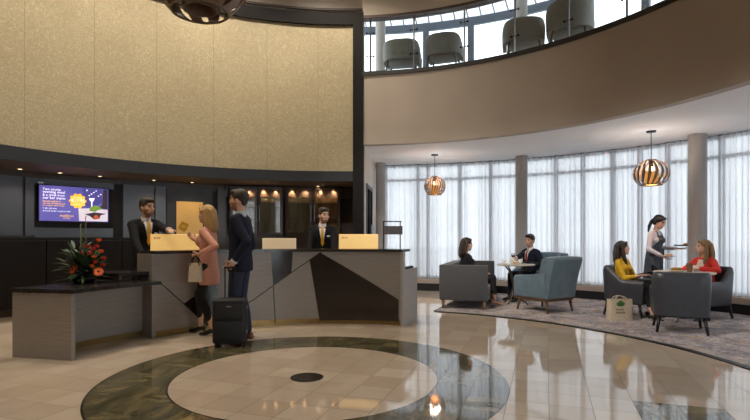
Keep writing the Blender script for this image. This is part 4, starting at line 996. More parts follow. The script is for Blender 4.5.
CANV = M('cream_canvas', (204, 186, 160), 0.85, vary=0.06, scale=40, bump=0.15, bscale=200)
def sack(bm, w, d, h, flare=1.06):
    A, B = [], []
    n = 20
    for i in range(n):
        t = 2 * PI * i / n; cx_, sy_ = math.cos(t), math.sin(t)
        x = (abs(cx_) ** 0.35) * math.copysign(1, cx_); y = (abs(sy_) ** 0.35) * math.copysign(1, sy_)
        A.append([(x * w / 2 * (1 + (flare - 1) * k), y * d / 2 * (1 - 0.35 * k) * (1 + 0.15 * math.sin(PI * k)), h * k) for k in (0, 0.25, 0.5, 0.75, 1)])
        B.append([(q[0] * 0.985, q[1] * 0.94, q[2] * 0.985 + 0.003) for q in A[-1]])
    grid_solid(bm, A, B, True)
    bm.faces.new([bm.verts.new((r[0][0] * 0.99, r[0][1] * 0.99, 0.0015)) for r in A])
tb = thing('tote_bag', 'cream canvas tote bag with a green leaf print standing on the carpet', 'bag', (at(619.5, 7.46), 7.46, 0.0105), 0.02)
bm = bmesh.new(); sack(bm, 0.36, 0.12, 0.31, 1.02); obj('body', bm, CANV, tb, True, angle=60)
for y in (-0.042, 0.042):
    bm = bmesh.new(); tube(bm, [(-0.09, y, 0.295), (-0.075, y, 0.335), (-0.03, y * 0.5, 0.36), (0.03, y * 0.5, 0.355), (0.075, y, 0.33), (0.09, y, 0.295)], 0.007, 6); obj('handle', bm, CANV, tb, True)
bm = bmesh.new()
for x, z, r in ((-0.035, 0.245, 0.030), (0.0, 0.265, 0.034), (0.035, 0.245, 0.030), (-0.015, 0.23, 0.026), (0.018, 0.23, 0.026)): ell(bm, (x - 0.01, -0.0555 + 0.02 * (z - 0.2), z), (r, 0.004, r * 0.9))
obj('leaf_print', bm, M('print_green', (66, 110, 50), 0.8, vary=0.2), tb)
for i, s in enumerate(('Eat well', 'every day')):
    text_on('slogan_lettering', s, 0.035, INK, tb, Matrix.Translation((-0.085, -0.067, 0.155 - 0.045 * i)) @ RX)
# ================================================================== people
SKIN = M('skin_light', (206, 158, 130), 0.5, vary=0.06, scale=20); SKIN2 = M('skin_fair', (222, 176, 150), 0.5, vary=0.05, scale=20)
LIP = M('lips', (176, 110, 98), 0.45); EYE_ = M('eye_dark', (40, 30, 26), 0.25); EYEW = M('eye_white', (190, 172, 160), 0.3)
BROWNH = M('dark_brown_hair', (46, 32, 24), 0.55, vary=0.3, scale=40, stretch=(4, 4, 0.5)); BLACKH = M('black_hair', (28, 23, 22), 0.5, vary=0.3, scale=40)
BLONDH = M('blond_hair', (188, 148, 92), 0.5, vary=0.25, scale=40, stretch=(5, 5, 0.4)); CHESTH = M('chestnut_hair', (138, 106, 70), 0.5, vary=0.35, scale=30, stretch=(5, 5, 0.4))
BEARD = M('beard_stubble', (142, 100, 76), 0.75, vary=0.2, scale=60)
SUITB = M('black_suit_wool', (20, 20, 22), 0.85, vary=0.1, scale=60, spec=0.25); SUITN = M('navy_suit_wool', (28, 31, 46), 0.85, vary=0.1, scale=60, spec=0.25)
TROUSN = M('blue_trousers', (34, 40, 62), 0.85, vary=0.1, scale=60); SHIRT = M('white_shirt', (226, 226, 230), 0.75, vary=0.03); SHIRTG = M('pale_grey_shirt', (196, 196, 202), 0.75, vary=0.04)
TIEY = M('yellow_tie', (214, 160, 36), 0.5, vary=0.1, scale=40); TIER = M('red_tie', (150, 36, 48), 0.5, vary=0.1, scale=40)
PINK = M('salmon_pink_wool', (216, 152, 130), 0.8, vary=0.06, scale=40, sheen=0.2); BLACKC = M('black_cloth', (18, 18, 20), 0.85, vary=0.1, scale=50)
YELL = M('mustard_blouse', (216, 168, 24), 0.7, vary=0.10, scale=20); REDC = M('red_cardigan', (206, 46, 36), 0.8, vary=0.08, scale=40); CREAMT = M('cream_top', (224, 210, 196), 0.75)
LILAC = M('pale_lilac_blouse', (204, 194, 198), 0.75, vary=0.04); APRON = M('slate_apron', (74, 76, 86), 0.75, vary=0.08, scale=40)
SHOEB = M('black_shoe_leather', (20, 18, 18), 0.35); SHOEN = M('nude_shoe_leather', (196, 150, 118), 0.4); SHOEBR = M('brown_shoe_leather', (92, 58, 40), 0.4)

def remesh(bm, voxel, smooth=3, fac=0.5):
    me = bpy.data.meshes.new('r'); bm.to_mesh(me); bm.free()
    o = bpy.data.objects.new('r', me); COL.objects.link(o)
    r = o.modifiers.new('r', 'REMESH'); r.mode = 'VOXEL'; r.voxel_size = voxel; r.use_smooth_shade = True
    if smooth: s = o.modifiers.new('s', 'SMOOTH'); s.factor = fac; s.iterations = smooth
    dg = bpy.context.evaluated_depsgraph_get(); dg.update()
    out = bpy.data.meshes.new_from_object(o.evaluated_get(dg))
    bpy.data.objects.remove(o); bpy.data.meshes.remove(me)
    b = bmesh.new(); b.from_mesh(out); bpy.data.meshes.remove(out)
    return b
def limb(bm, pts, rad, seg=14):
    """a tapering limb: tubes with round joints"""
    pts = [Vector(p) for p in pts]
    for p, r in zip(pts, rad): ell(bm, p, (r, r, r))
    for i in range(len(pts) - 1): tube(bm, [pts[i], pts[i + 1]], [rad[i], rad[i + 1]], seg)
def loft(bm, secs, seg=24, pw=0.85):
    """secs: (centre, right, forward, half width, half depth)"""
    rings = []
    for c, r, f, hw, hd in secs:
        row = []
        for k in range(seg):
            t = 2 * PI * k / seg; x, y = math.cos(t), math.sin(t)
            x = math.copysign(abs(x) ** pw, x); y = math.copysign(abs(y) ** pw, y)
            row.append(bm.verts.new(c + r * (x * hw) + f * (y * hd)))
        rings.append(row)
    for a, b in zip(rings, rings[1:]):
        for k in range(seg): bm.faces.new((a[k], a[(k + 1) % seg], b[(k + 1) % seg], b[k]))
    bm.faces.new(rings[0][::-1]); bm.faces.new(rings[-1])
def ik(a, b, la, lb, hint):
    """middle joint between a and b, bent towards hint; b is pulled in when out of reach"""
    d = b - a; L = d.length; mx = (la + lb) * 0.995
    if L > mx: b = a + d * (mx / L); d = b - a; L = mx
    L = max(L, abs(la - lb) + 0.02)
    u = d.normalized(); x = (la * la - lb * lb + L * L) / (2 * L); h = math.sqrt(max(0, la * la - x * x))
    p = hint - u * hint.dot(u); p = p.normalized() if p.length > 1e-4 else Vector((0, 0, -1))
    return a + u * x + p * h, b

def person(label, loc, facing, H=1.75, female=False, lean=0.0, leanx=0.0, pelvis=None, head_yaw=0.0, head_pitch=0.0, head_roll=0.0,
           hands=None, ankles=None, elbow=None, kneehint=None, skin=SKIN, hair=BROWNH, hairstyle='short', beard=False,
           top=SUITB, topkind='jacket', trousers=SUITB, shoes=SHOEB, heels=False, shirt=None, tie=None, hem=None, sleeve=0.90, bare_ankle=False,
           grip=(0.9, 0.9), palm=None, group=None, extras=None):
    s = H / 1.75
    t = thing('person', label, 'person', loc, facing, group)
    W2L = t.matrix_basis.inverted()
    def loc_of(p): return W2L @ Vector(p)
    up = Vector((leanx, lean, 1)).normalized(); R = (Vector((1, 0, 0)) - up * up.x).normalized(); F = up.cross(R).normalized()
    pz = 0.53 * H if pelvis is None else pelvis
    P = Vector((0, 0, pz)); standing = pelvis is None
    def sp(k): return P + up * (k * s)
    sw = (0.145 if female else 0.168) * s; g = 1.0 if not female else 0.90
    N = sp(0.535); hr = 1.0
    # head frame
    q = Matrix.Rotation(head_yaw, 3, 'Z') @ Matrix.Rotation(head_pitch, 3, 'X') @ Matrix.Rotation(head_roll, 3, 'Y')
    hR, hF, hU = q @ Vector((1, 0, 0)), q @ Vector((0, 1, 0)), q @ Vector((0, 0, 1))
    HS = s * 1.07; HC = N + up * 0.035 * s + hU * (0.118 * s) + hF * 0.025
    def hp(x, y, z): return HC + (hR * x + hF * y + hU * z) * HS
    HM = Matrix((hR, hF, hU)).transposed()
    # limbs
    shl = [N - up * 0.085 * s + R * (sw * k) for k in (-1, 1)]          # 0 = left, 1 = right
    hip = [P + Vector((1, 0, 0)) * (0.088 * s * k) - Vector((0, 0, 0.01)) for k in (-1, 1)]
    ua, fa = 0.172 * H, 0.152 * H; th, sh = 0.245 * H, 0.243 * H
    el_, wr = [None, None], [None, None]
    for i in (0, 1):
        k = (-1, 1)[i]
        tgt = (hands or {}).get('LR'[i]); tgt = loc_of(tgt) if tgt is not None else shl[i] + Vector((0.06 * k, 0.06, -0.53 * s))
        hint = (elbow or {}).get('LR'[i], Vector((0.35 * k, -0.6, -0.75)))
        el_[i], wr[i] = ik(shl[i], tgt, ua, fa, Vector(hint))
    kn, an = [None, None], [None, None]
    for i in (0, 1):
        k = (-1, 1)[i]
        tgt = (ankles or {}).get('LR'[i])
        ah = 0.10 if heels else 0.075
        if tgt is not None: tgt = loc_of((tgt[0], tgt[1], ah + (tgt[2] if len(tgt) > 2 else 0)))
        else: tgt = Vector((0.095 * k * s, (0.03 * k), ah)) if standing else Vector((0.10 * k, 0.44, ah))
        hint = (kneehint or {}).get('LR'[i], Vector((0.05 * k, 1, 0.1 if standing else 0.9)))
        kn[i], an[i] = ik(hip[i], tgt, th, sh, Vector(hint))
    fd = [None, None]
    for i in (0, 1):
        d = Vector((kn[i].x - hip[i].x, kn[i].y - hip[i].y, 0)) if not standing else Vector((0.15 * (-1, 1)[i], 1, 0))
        fd[i] = d.normalized() if d.length > 0.05 else Vector((0, 1, 0))
    # ------------------------------------------------ body, one continuous surface
    bm = bmesh.new()
    secs = [(-0.10, 0.125, 0.085), (0.0, 0.155, 0.100), (0.10, 0.140, 0.095), (0.20, 0.120 if female else 0.130, 0.085), (0.34, 0.145, 0.100), (0.43, 0.142, 0.086), (0.485, 0.095, 0.062), (0.53, 0.056, 0.052)]
    loft(bm, [(sp(a), R, F, w * s * g, d * s * g) for a, w, d in secs])
    limb(bm, [N - up * 0.03 * s, HC - hU * 0.05 * s - hF * 0.02], [0.054 * s * g, 0.050 * s * g])
    ell(bm, hp(0, -0.012, 0.025), (0.074 * HS, 0.094 * HS, 0.094 * HS), HM, 3)
    ell(bm, hp(0, 0.022, -0.045), (0.058 * HS, 0.064 * HS, 0.070 * HS), HM, 3)
    ell(bm, hp(0, 0.058, -0.088), (0.026 * s, 0.022 * s, 0.020 * s), HM)
    tube(bm, [hp(0, 0.076, 0.022), hp(0, 0.096, -0.018)], [0.009 * s, 0.014 * s], 10); ell(bm, hp(0, 0.094, -0.022), (0.014 * s, 0.012 * s, 0.011 * s), HM)
    ell(bm, hp(0, 0.076, -0.052), (0.022 * s, 0.010 * s, 0.010 * s), HM)
    for k in (-1, 1):
        ell(bm, hp(0.074 * k, -0.008, -0.008), (0.010 * s, 0.020 * s, 0.030 * s), HM); ell(bm, hp(0.040 * k, 0.050, -0.018), (0.026 * s, 0.028 * s, 0.024 * s), HM)
        tube(bm, [hp(0.012 * k, 0.080, 0.030), hp(0.048 * k, 0.066, 0.030)], 0.010 * s, 8)
    if female:
        for k in (-1, 1): ell(bm, sp(0.355) + R * 0.07 * k * s + F * 0.075 * s, (0.06 * s, 0.05 * s, 0.06 * s))
    for i in (0, 1):
        k = (-1, 1)[i]
        limb(bm, [shl[i], el_[i], wr[i]], [0.050 * s * g, 0.038 * s * g, 0.026 * s * g])
        limb(bm, [hip[i], kn[i], kn[i] * 0.55 + an[i] * 0.45 - fd[i] * 0.012, an[i]], [0.082 * s * g, 0.054 * s * g, 0.050 * s * g, 0.034 * s * g])
        # foot
        toe_drop = 0.05 if heels else 0.0
        limb(bm, [an[i] - fd[i] * 0.035 * s - Vector((0, 0, 0.03)), an[i] + fd[i] * 0.08 * s - Vector((0, 0, 0.03 + toe_drop * 0.6)), Vector(((an[i] + fd[i] * 0.165 * s).x, (an[i] + fd[i] * 0.165 * s).y, an[i].z - 0.04 - toe_drop))], [(0.022 if heels else 0.032) * s, (0.022 if heels else 0.032) * s, (0.012 if heels else 0.020) * s])
        # hand
        d = (wr[i] - el_[i]).normalized(); pn = (palm or {}).get('LR'[i]); pn = Vector(pn) if pn is not None else Vector((-k, 0, -0.3))
        pn = (pn - d * pn.dot(d)).normalized(); lat = d.cross(pn).normalized()
        if lat.dot(Vector((0, 0.6, 0.8))) < 0: lat = -lat               # the thumb's side
        pc = wr[i] + d * 0.048 * s
        ell(bm, pc, (1, 1, 1), Matrix((lat * 0.036 * s, d * 0.052 * s, pn * 0.017 * s)).transposed())
        gr = grip[i]
        for j, (o_, L) in enumerate(((0.026, 0.070), (0.009, 0.078), (-0.009, 0.073), (-0.025, 0.058))):
            b0 = pc + d * 0.040 * s + lat * o_ * s; p = [pc + lat * o_ * 0.8 * s, b0]; dd = d.copy()
            for m_, f in enumerate((0.42, 0.33, 0.25)):
                ang_ = gr * (0.55, 0.75, 0.6)[m_]; dd = (dd * math.cos(ang_) + pn * math.sin(ang_)).normalized(); dd = (dd - lat * dd.dot(lat)).normalized()
                pn2 = pn; p.append(p[-1] + dd * L * f * s)
            limb(bm, p, [0.010 * s, 0.0095 * s, 0.009 * s, 0.0085 * s, 0.0075 * s], 8)
        tb0 = wr[i] + d * 0.022 * s + lat * 0.022 * s; t1 = tb0 + (d * 0.6 + lat * 0.8).normalized() * 0.036 * s; t2 = t1 + (d * 0.9 + lat * 0.25 + pn * 0.5 * gr).normalized() * 0.030 * s; t3 = t2 + (d + pn * 0.8 * gr).normalized() * 0.022 * s
        limb(bm, [tb0, t1, t2, t3], [0.013 * s, 0.011 * s, 0.0095 * s, 0.008 * s], 8)
    bm = remesh(bm, 0.0075, 2, 0.4)
    for f in bm.faces:
        c = f.calc_center_median() - HC
        x, y, z = c.dot(hR) / HS, c.dot(hF) / HS, c.dot(hU) / HS
        mi = 0
        if y > 0.045 and abs(z) < 0.13:
            if math.hypot(abs(x) - 0.031, (z - 0.008) * 1.5) < 0.013: mi = 2 if abs(abs(x) - 0.031) > 0.0075 else 1
            elif 0.013 < abs(x) < 0.050 and 0.026 < z < 0.037: mi = 3
            elif abs(x) < 0.021 and -0.058 < z < -0.048: mi = 4
        if beard and mi in (0,) and -0.13 < z < -0.028 and y > 0.005 - 0.3 * (z + 0.03) * 0 and abs(x) < 0.08 and (z < -0.062 or abs(x) > 0.045 or -0.045 < z < -0.038) and c.length < 0.14 * s: mi = 5
        f.material_index = mi
    obj('body', bm, [skin, EYE_, EYEW, hair, LIP, BEARD], t, True)
    # ------------------------------------------------ hair
    bm = bmesh.new()
    ell(bm, hp(0, -0.022, 0.040), (0.081 * HS, 0.099 * HS, 0.090 * HS), HM, 3)
    if hairstyle == 'short':
        ell(bm, hp(0, 0.035, 0.088), (0.064 * HS, 0.052 * HS, 0.034 * HS), HM); ell(bm, hp(0, -0.062, -0.01), (0.064 * s, 0.045 * s, 0.06 * s), HM)
        for k in (-1, 1): ell(bm, hp(0.070 * k, 0.004, 0.028), (0.012 * s, 0.022 * s, 0.034 * s), HM)
    else:
        for k in (-1, 1):
            tube(bm, [hp(0.0, 0.062, 0.098), hp(0.045 * k, 0.052, 0.080), hp(0.074 * k, 0.020, 0.035)], [0.016 * s, 0.020 * s, 0.020 * s], 10)
        if hairstyle == 'long':
            L = 0.30
            for k in (-1, 1):
                limb(bm, [hp(0.066 * k, -0.012, 0.05), hp(0.074 * k, -0.045, -0.06), hp(0.076 * k, -0.055, -0.14), hp(0.070 * k, -0.06, -0.20)], [0.026 * s, 0.030 * s, 0.032 * s, 0.020 * s])
            for x in (-0.05, -0.017, 0.017, 0.05):
                limb(bm, [hp(x, -0.085, 0.05), hp(x * 1.15, -0.105, -0.06), hp(x * 1.25, -0.110, -0.16), hp(x * 1.1, -0.112, -0.235 + 0.5 * abs(x))], [0.030 * s, 0.030 * s, 0.028 * s, 0.015 * s])
        elif hairstyle == 'verylong':
            for k in (-1, 1):
                limb(bm, [hp(0.068 * k, -0.008, 0.05), hp(0.080 * k, -0.030, -0.07), hp(0.086 * k, -0.02, -0.18), hp(0.085 * k, -0.005, -0.29)], [0.026 * s, 0.032 * s, 0.036 * s, 0.020 * s])
            for x in (-0.055, -0.018, 0.018, 0.055):
                limb(bm, [hp(x, -0.085, 0.05), hp(x * 1.2, -0.112, -0.07), hp(x * 1.3, -0.120, -0.2), hp(x * 1.1, -0.122, -0.31 + 0.5 * abs(x))], [0.034 * s, 0.038 * s, 0.036 * s, 0.018 * s])
        elif hairstyle == 'tail':
            limb(bm, [hp(0, -0.10, 0.02), hp(0, -0.135, -0.03), hp(0.02, -0.13, -0.12), hp(0.02, -0.115, -0.21)], [0.034 * s, 0.030 * s, 0.030 * s, 0.014 * s])
            for k in (-1, 1): limb(bm, [hp(0.068 * k, 0.012, 0.04), hp(0.070 * k, -0.03, -0.03)], [0.020 * s, 0.024 * s])
            ell(bm, hp(0, -0.065, -0.03), (0.06 * s, 0.04 * s, 0.05 * s), HM)
    obj('hair', remesh(bm, 0.0075, 2), hair, t, True)
    # ------------------------------------------------ trousers and shoes
    bm = bmesh.new()
    loft(bm, [(sp(a), R, F, w * s * g, d * s * g) for a, w, d in ((-0.115, 0.12, 0.095), (-0.02, 0.170, 0.114), (0.08, 0.158, 0.108), (0.13, 0.15, 0.102))])
    cut = 0.70 if bare_ankle else 0.93
    for i in (0, 1):
        lo = kn[i] * (1 - cut) + an[i] * cut
        w_ = (0.062, 0.050) if female else (0.072, 0.064)
        limb(bm, [hip[i], kn[i], kn[i] * 0.5 + lo * 0.5 - fd[i] * 0.008, lo], [0.096 * s * g, 0.070 * s * g, (w_[0]) * s * g, w_[1] * s * g])
    obj('trousers', remesh(bm, 0.011, 2), trousers, t, True)
    for i in (0, 1):
        bm = bmesh.new(); a = an[i]; z0 = a.z - (0.10 if heels else 0.075)
        def gp(dist, z, lat_=0): q_ = a + fd[i] * dist * s; return Vector((q_.x, q_.y, z0 + z))
        if heels:
            limb(bm, [gp(-0.042, 0.066), gp(0.03, 0.052), gp(0.10, 0.026), gp(0.170, 0.018)], [0.033 * s, 0.033 * s, 0.030 * s, 0.018 * s])
            tube(bm, [gp(-0.055, 0.0), gp(-0.05, 0.06)], [0.006, 0.014], 8)
        else:
            limb(bm, [gp(-0.045, 0.040), gp(0.03, 0.045), gp(0.10, 0.032), gp(0.175, 0.026)], [0.038 * s, 0.042 * s, 0.036 * s, 0.024 * s])
            c0 = gp(0.065, 0.008); rr = Matrix.Rotation(face(fd[i].x, fd[i].y), 4, 'Z')
            bx(bm, -0.040 * s, 0.040 * s, -0.145 * s, 0.135 * s, -0.008, 0.012, 0, Matrix.Translation(c0) @ rr)
        b = remesh(bm, 0.007, 2, 0.3)
        zmin = min(v.co.z for v in b.verts); bmesh.ops.translate(b, vec=(0, 0, z0 - zmin + 0.0005), verts=b.verts[:])
        obj('shoe', b, shoes, t, True)
    # ------------------------------------------------ upper garment
    bm = bmesh.new(); e = 0.020 if topkind == 'jacket' else 0.012
    hz = hem if hem is not None else (-0.10 if topkind == 'jacket' else 0.02)
    S = [(hz, 0.168 + e * 0.8, 0.116 + e * 0.6), (0.04, 0.160 + e * 0.6, 0.106 + e * 0.7), (0.20, (0.126 if female else 0.142) + e, 0.092 + e), (0.34, 0.150 + e, 0.104 + e), (0.43, 0.150 + e, 0.092 + e), (0.485, 0.105 + e, 0.070 + e), (0.52, 0.068 + e * 0.3, 0.060 + e * 0.3)]
    if shirt: S[-1] = (0.500, 0.080, 0.062)
    if hz < -0.06 and standing: S.insert(1, (-0.03, 0.170 + e * 0.8, 0.112 + e * 0.8))
    if hz < -0.2: S.insert(0, (hz, 0.172 + e, 0.122 + e)); S[1] = (-0.14, 0.174 + e, 0.122 + e)
    loft(bm, [(sp(a), R, F, w * s * g, d * s * g) for a, w, d in S])
    tb_ = bmesh.new(); loft(tb_, [(sp(a), R, F, w * s * g, d * s * g) for a, w, d in S], 40)
    if female:
        for k in (-1, 1): ell(tb_, sp(0.35) + R * 0.07 * k * s + F * 0.080 * s, (0.066 * s, 0.056 * s, 0.068 * s))
    tb_ = remesh(tb_, 0.010, 3); tree = BVHTree.FromBMesh(tb_); tb_.free()
    if female:
        for k in (-1, 1): ell(bm, sp(0.35) + R * 0.07 * k * s + F * 0.080 * s, (0.066 * s, 0.056 * s, 0.068 * s))
    for k in (-1, 1): limb(bm, [N - up * 0.040 * s + R * 0.062 * k * s - F * 0.012, N - up * 0.058 * s + R * sw * 0.72 * k - F * 0.004, N - up * 0.085 * s + R * sw * k], [(0.024 + e) * s * g, (0.036 + e) * s * g, (0.047 + e) * s * g])
    for i in (0, 1):
        w2 = el_[i] * (1 - sleeve) + wr[i] * sleeve
        limb(bm, [shl[i], el_[i], w2], [(0.050 + e * 0.6) * s * g, (0.043 + e * 0.5) * s * g, (0.034 + e * 0.5) * s * g])
    b = remesh(bm, 0.010, 3)
    gar = obj('jacket' if topkind == 'jacket' else 'blouse', b, top, t, True)
    TM = Matrix((R, F, up)).transposed()
    def patch(name, pts, mat, off, step=0.03, side=1, thick=0.006):
        """cloth lying on the garment: outline in the chest's (x, height) plane"""
        b = bmesh.new(); b.faces.new([b.verts.new((x * s, 0, z * s)) for x, z in pts]); bmesh.ops.triangulate(b, faces=b.faces[:])
        for axis in (0, 2):
            lo_, hi_ = min(v.co[axis] for v in b.verts), max(v.co[axis] for v in b.verts); c = lo_ + step
            while c < hi_:
                no = [0, 0, 0]; no[axis] = 1; co = [0, 0, 0]; co[axis] = c
                bmesh.ops.bisect_plane(b, geom=b.verts[:] + b.edges[:] + b.faces[:], plane_co=co, plane_no=no); c += step
        fr, bk = {}, {}; o = bmesh.new()
        for v in b.verts:
            base = P + R * v.co.x + up * v.co.z
            h = tree.ray_cast(base + F * 0.6 * side, -F * side)[0]
            d_ = (h - base).dot(F) if h is not None else 0.09 * side * s
            fr[v] = o.verts.new(base + F * (d_ + off * side)); bk[v] = o.verts.new(base + F * (d_ + (off - thick) * side))
        for f in b.faces: o.faces.new([fr[v] for v in f.verts]); o.faces.new([bk[v] for v in f.verts][::-1])
        for e_ in b.edges:
            if len(e_.link_faces) == 1: a_, c_ = e_.verts; o.faces.new((fr[a_], fr[c_], bk[c_], bk[a_]))
        b.free(); return obj(name, o, mat, t, True, angle=50)
    if shirt:
        patch('shirt', [(0, 0.19), (0.062, 0.40), (0.060, 0.495), (0, 0.498), (-0.060, 0.495), (-0.062, 0.40)], shirt, 0.004)
        bm = bmesh.new(); pts_ = []
        A, B = [], []
        for k in range(25):
            a_ = PI / 2 + 0.22 + (2 * PI - 0.44) * k / 24; dr = R * math.cos(a_) + F * math.sin(a_)
            lo_ = N - up * (0.030 + 0.018 * max(0, math.sin(a_))) * s; hi_ = N + up * (0.030 - 0.025 * max(0, math.sin(a_))) * s + F * 0.006
            A.append([lo_ + dr * 0.066 * s * g, hi_ + dr * 0.059 * s * g]); B.append([lo_ + dr * 0.061 * s * g, hi_ + dr * 0.054 * s * g])
        grid_solid(bm, A, B); obj('collar', bm, shirt, t, True, angle=50)
        for i in (0, 1):
            bm = bmesh.new(); d = (wr[i] - el_[i]).normalized(); c0 = el_[i] * (1 - sleeve) + wr[i] * sleeve; tube(bm, [c0 - d * 0.01, c0 + d * 0.042], 0.040 * s * g, 14); obj('cuff', bm, shirt, t, True, angle=40)
        if topkind == 'jacket':
            for k in (-1, 1): patch('lapel', [(0.004 * k, 0.17), (0.075 * k, 0.345), (0.105 * k, 0.375), (0.082 * k, 0.395), (0.085 * k, 0.47), (0.058 * k, 0.505), (0.050 * k, 0.40)], top, 0.010, thick=0.009)
    if tie: patch('tie', [(0, 0.185), (0.024, 0.23), (0.014, 0.46), (0.020, 0.495), (-0.020, 0.495), (-0.014, 0.46), (-0.024, 0.23)], tie, 0.011, thick=0.008)
    out = dict(t=t, patch=patch, sp=sp, P=P, R=R, F=F, up=up, s=s, hp=hp, wr=wr, el=el_, N=N, kn=kn, an=an, M=t.matrix_basis.copy(), W2L=W2L)
    return out
def w_of(p, v): return p['M'] @ v

# ------------------------------------------------ behind the desk
r1 = person('bearded receptionist in a black suit and yellow tie handing over a card', (-3.17, 6.89, 0), face(0.70, -0.71), 1.79, lean=0.05, head_yaw=0.35, head_pitch=-0.05,
            hands={'L': (at(170, 6.5), 6.5, zat(230.5, 6.5)), 'R': (at(144.5, 6.42), 6.42, 0.93)}, elbow={'L': (-0.6, -0.5, -0.6), 'R': (0.8, -0.6, -0.3)},
            hair=BROWNH, beard=True, shirt=SHIRT, tie=TIEY, grip=(0.6, 0.5), palm={'L': (0, 0.2, -1), 'R': (0, 0, -1)})
r2 = person('receptionist in a black suit and yellow tie looking aside behind the long desk', (at(322.5, 8.05), 8.05, 0), face(0.10, -1), 1.73, head_yaw=0.55, head_pitch=-0.10,
            hands={'L': (-0.62, 7.66, 0.90), 'R': (-1.02, 7.66, 0.90)}, hair=BROWNH, skin=SKIN2, beard=True, shirt=SHIRT, tie=TIEY, palm={'L': (0, 0, -1), 'R': (0, 0, -1)})
for p in (r1, r2): p['patch']('name_badge', [(-0.130, 0.335), (-0.072, 0.335), (-0.072, 0.358), (-0.130, 0.358)], SHIRT, 0.011)

# ------------------------------------------------ customers
W1 = (-2.13, 6.40, 0)
c1 = person('blond woman in a salmon pink jacket and black trousers at the reception desk', W1, face(-0.99, 0.10), 1.66, female=True, head_yaw=-0.12, lean=0.02,
            hands={'L': (at(199.5, 6.22), 6.22, zat(254, 6.22)), 'R': (at(196, 6.50), 6.50, zat(241, 6.50))}, elbow={'L': (-0.35, -0.7, -0.7), 'R': (0.3, -0.5, -0.8)},
            ankles={'L': (at(213, 6.33), 6.33), 'R': (at(201, 6.50), 6.50)}, skin=SKIN2, hair=BLONDH, hairstyle='long', top=PINK, topkind='jacket', hem=-0.25, trousers=BLACKC, shoes=SHOEB, heels=True, bare_ankle=True, sleeve=0.86,
            palm={'L': (0.6, 0.2, 0.2), 'R': (-0.5, 0, 0.6)}, grip=(1.1, 0.35))
M1 = (-1.63, 6.06, 0)
sg = Vector((SUX - 0.02, SUY, 0))
hx, hy = SUX - 0.029, SUY + 0.088
c2 = person('tall bearded man in a navy suit holding the handle of a black suitcase', M1, face(-0.99, 0.12), 1.83, head_yaw=0.05, head_pitch=-0.02,
            hands={'L': (hx + 0.045, hy + 0.02, 0.965), 'R': (-1.75, 6.22, 0.95)}, elbow={'L': (-0.25, -0.9, -0.3), 'R': (0.3, -0.7, -0.6)},
            ankles={'L': (at(240, 5.99), 5.99), 'R': (at(247, 6.16), 6.16)}, hair=BROWNH, beard=True, top=SUITN, trousers=TROUSN, shoes=SHOEBR, hem=-0.13, shirt=SHIRTG, grip=(1.2, 0.6), palm={'L': (0.9, 0.1, 0), 'R': (-1, 0, 0)})
# bag hung from her forearm
bp = w_of(c1, c1['wr'][0])
hb = thing('handbag', 'small cream handbag with dark straps hanging from the hand of the woman in pink', 'bag', (bp.x - 0.045, bp.y - 0.01, bp.z - 0.345), face(-0.99, 0.10) + PI / 2)
bm = bmesh.new(); sack(bm, 0.175, 0.075, 0.235, 0.86); obj('body', bm, CANV, hb, True, angle=60)
for y in (-0.025, 0.025):
    bm = bmesh.new(); tube(bm, [(-0.06, y, 0.20), (-0.04, y * 0.7, 0.28), (0, y * 0.2, 0.325), (0.04, y * 0.7, 0.28), (0.06, y, 0.20)], 0.007, 6); obj('strap', bm, BLACKM, hb, True)
# gold card between them
q = Vector((at(183.5, 6.46), 6.46, zat(226.5, 6.46)))
kc = thing('key_card_wallet', 'gold key card wallet held between the receptionist and the blond woman', 'card', q, 0.25)
bm = bmesh.new(); bx(bm, -0.05, 0.05, -0.003, 0.003, -0.055, 0.055, 0.002, Matrix.Rotation(0.5, 4, 'Y')); obj('wallet', bm, M('gold_card', (232, 172, 40), 0.35, vary=0.08, scale=20), kc)
bm = bmesh.new(); bx(bm, -0.028, 0.028, -0.0045, -0.003, -0.02, 0.02, 0.0, Matrix.Rotation(0.5, 4, 'Y')); obj('window', bm, M('card_print', (250, 210, 110), 0.4), kc)

# ------------------------------------------------ first lounge table
c3 = person('woman in black with her dark hair tied back seated on the charcoal sofa', (1.72, 9.22, 0), face(0.93, 0.25), 1.72, female=True, pelvis=0.435, lean=-0.10, head_yaw=-0.15, head_pitch=-0.05,
            hands={'L': (1.98, 9.40, 0.60), 'R': (2.02, 9.20, 0.58)}, ankles={'L': (at(493, 9.25), 9.25), 'R': (at(495, 9.05), 9.05)}, skin=SKIN2, hair=BROWNH, hairstyle='long', top=BLACKC, topkind='blouse', trousers=BLACKC, shoes=SHOEN, heels=True, bare_ankle=True, palm={'L': (0, 0, -1), 'R': (0, 0, -1)})
c4 = person('man in a navy suit with a red tie seated at the small round table', (3.12, 9.98, 0), face(-0.88, -0.48), 1.78, pelvis=0.475, lean=0.03, head_yaw=0.15, head_pitch=-0.08,
            hands={'L': (at(531, 9.60), 9.60, 0.72), 'R': (at(515, 9.62), 9.62, 0.83)}, elbow={'L': (-0.7, -0.4, -0.6), 'R': (0.7, -0.3, -0.7)}, hair=BROWNH, top=SUITN, trousers=SUITN, shoes=SHOEB, shirt=SHIRT, tie=TIER, ankles={'L': (2.75, 9.62), 'R': (2.68, 9.86)}, palm={'L': (0, 0.2, 1), 'R': (-1, 0.3, 0)}, grip=(0.6, 1.0))
pw = w_of(c4, c4['wr'][0])
tbx = thing('tablet', 'dark tablet held by the man with a red tie', 'tablet', (pw.x - 0.10, pw.y - 0.08, pw.z + 0.035), face(-0.88, -0.48))
bm = bmesh.new(); bx(bm, -0.13, 0.13, -0.09, 0.09, -0.004, 0.004, 0.002, Matrix.Rotation(0.35, 4, 'X')); obj('case', bm, BLACKM, tbx)
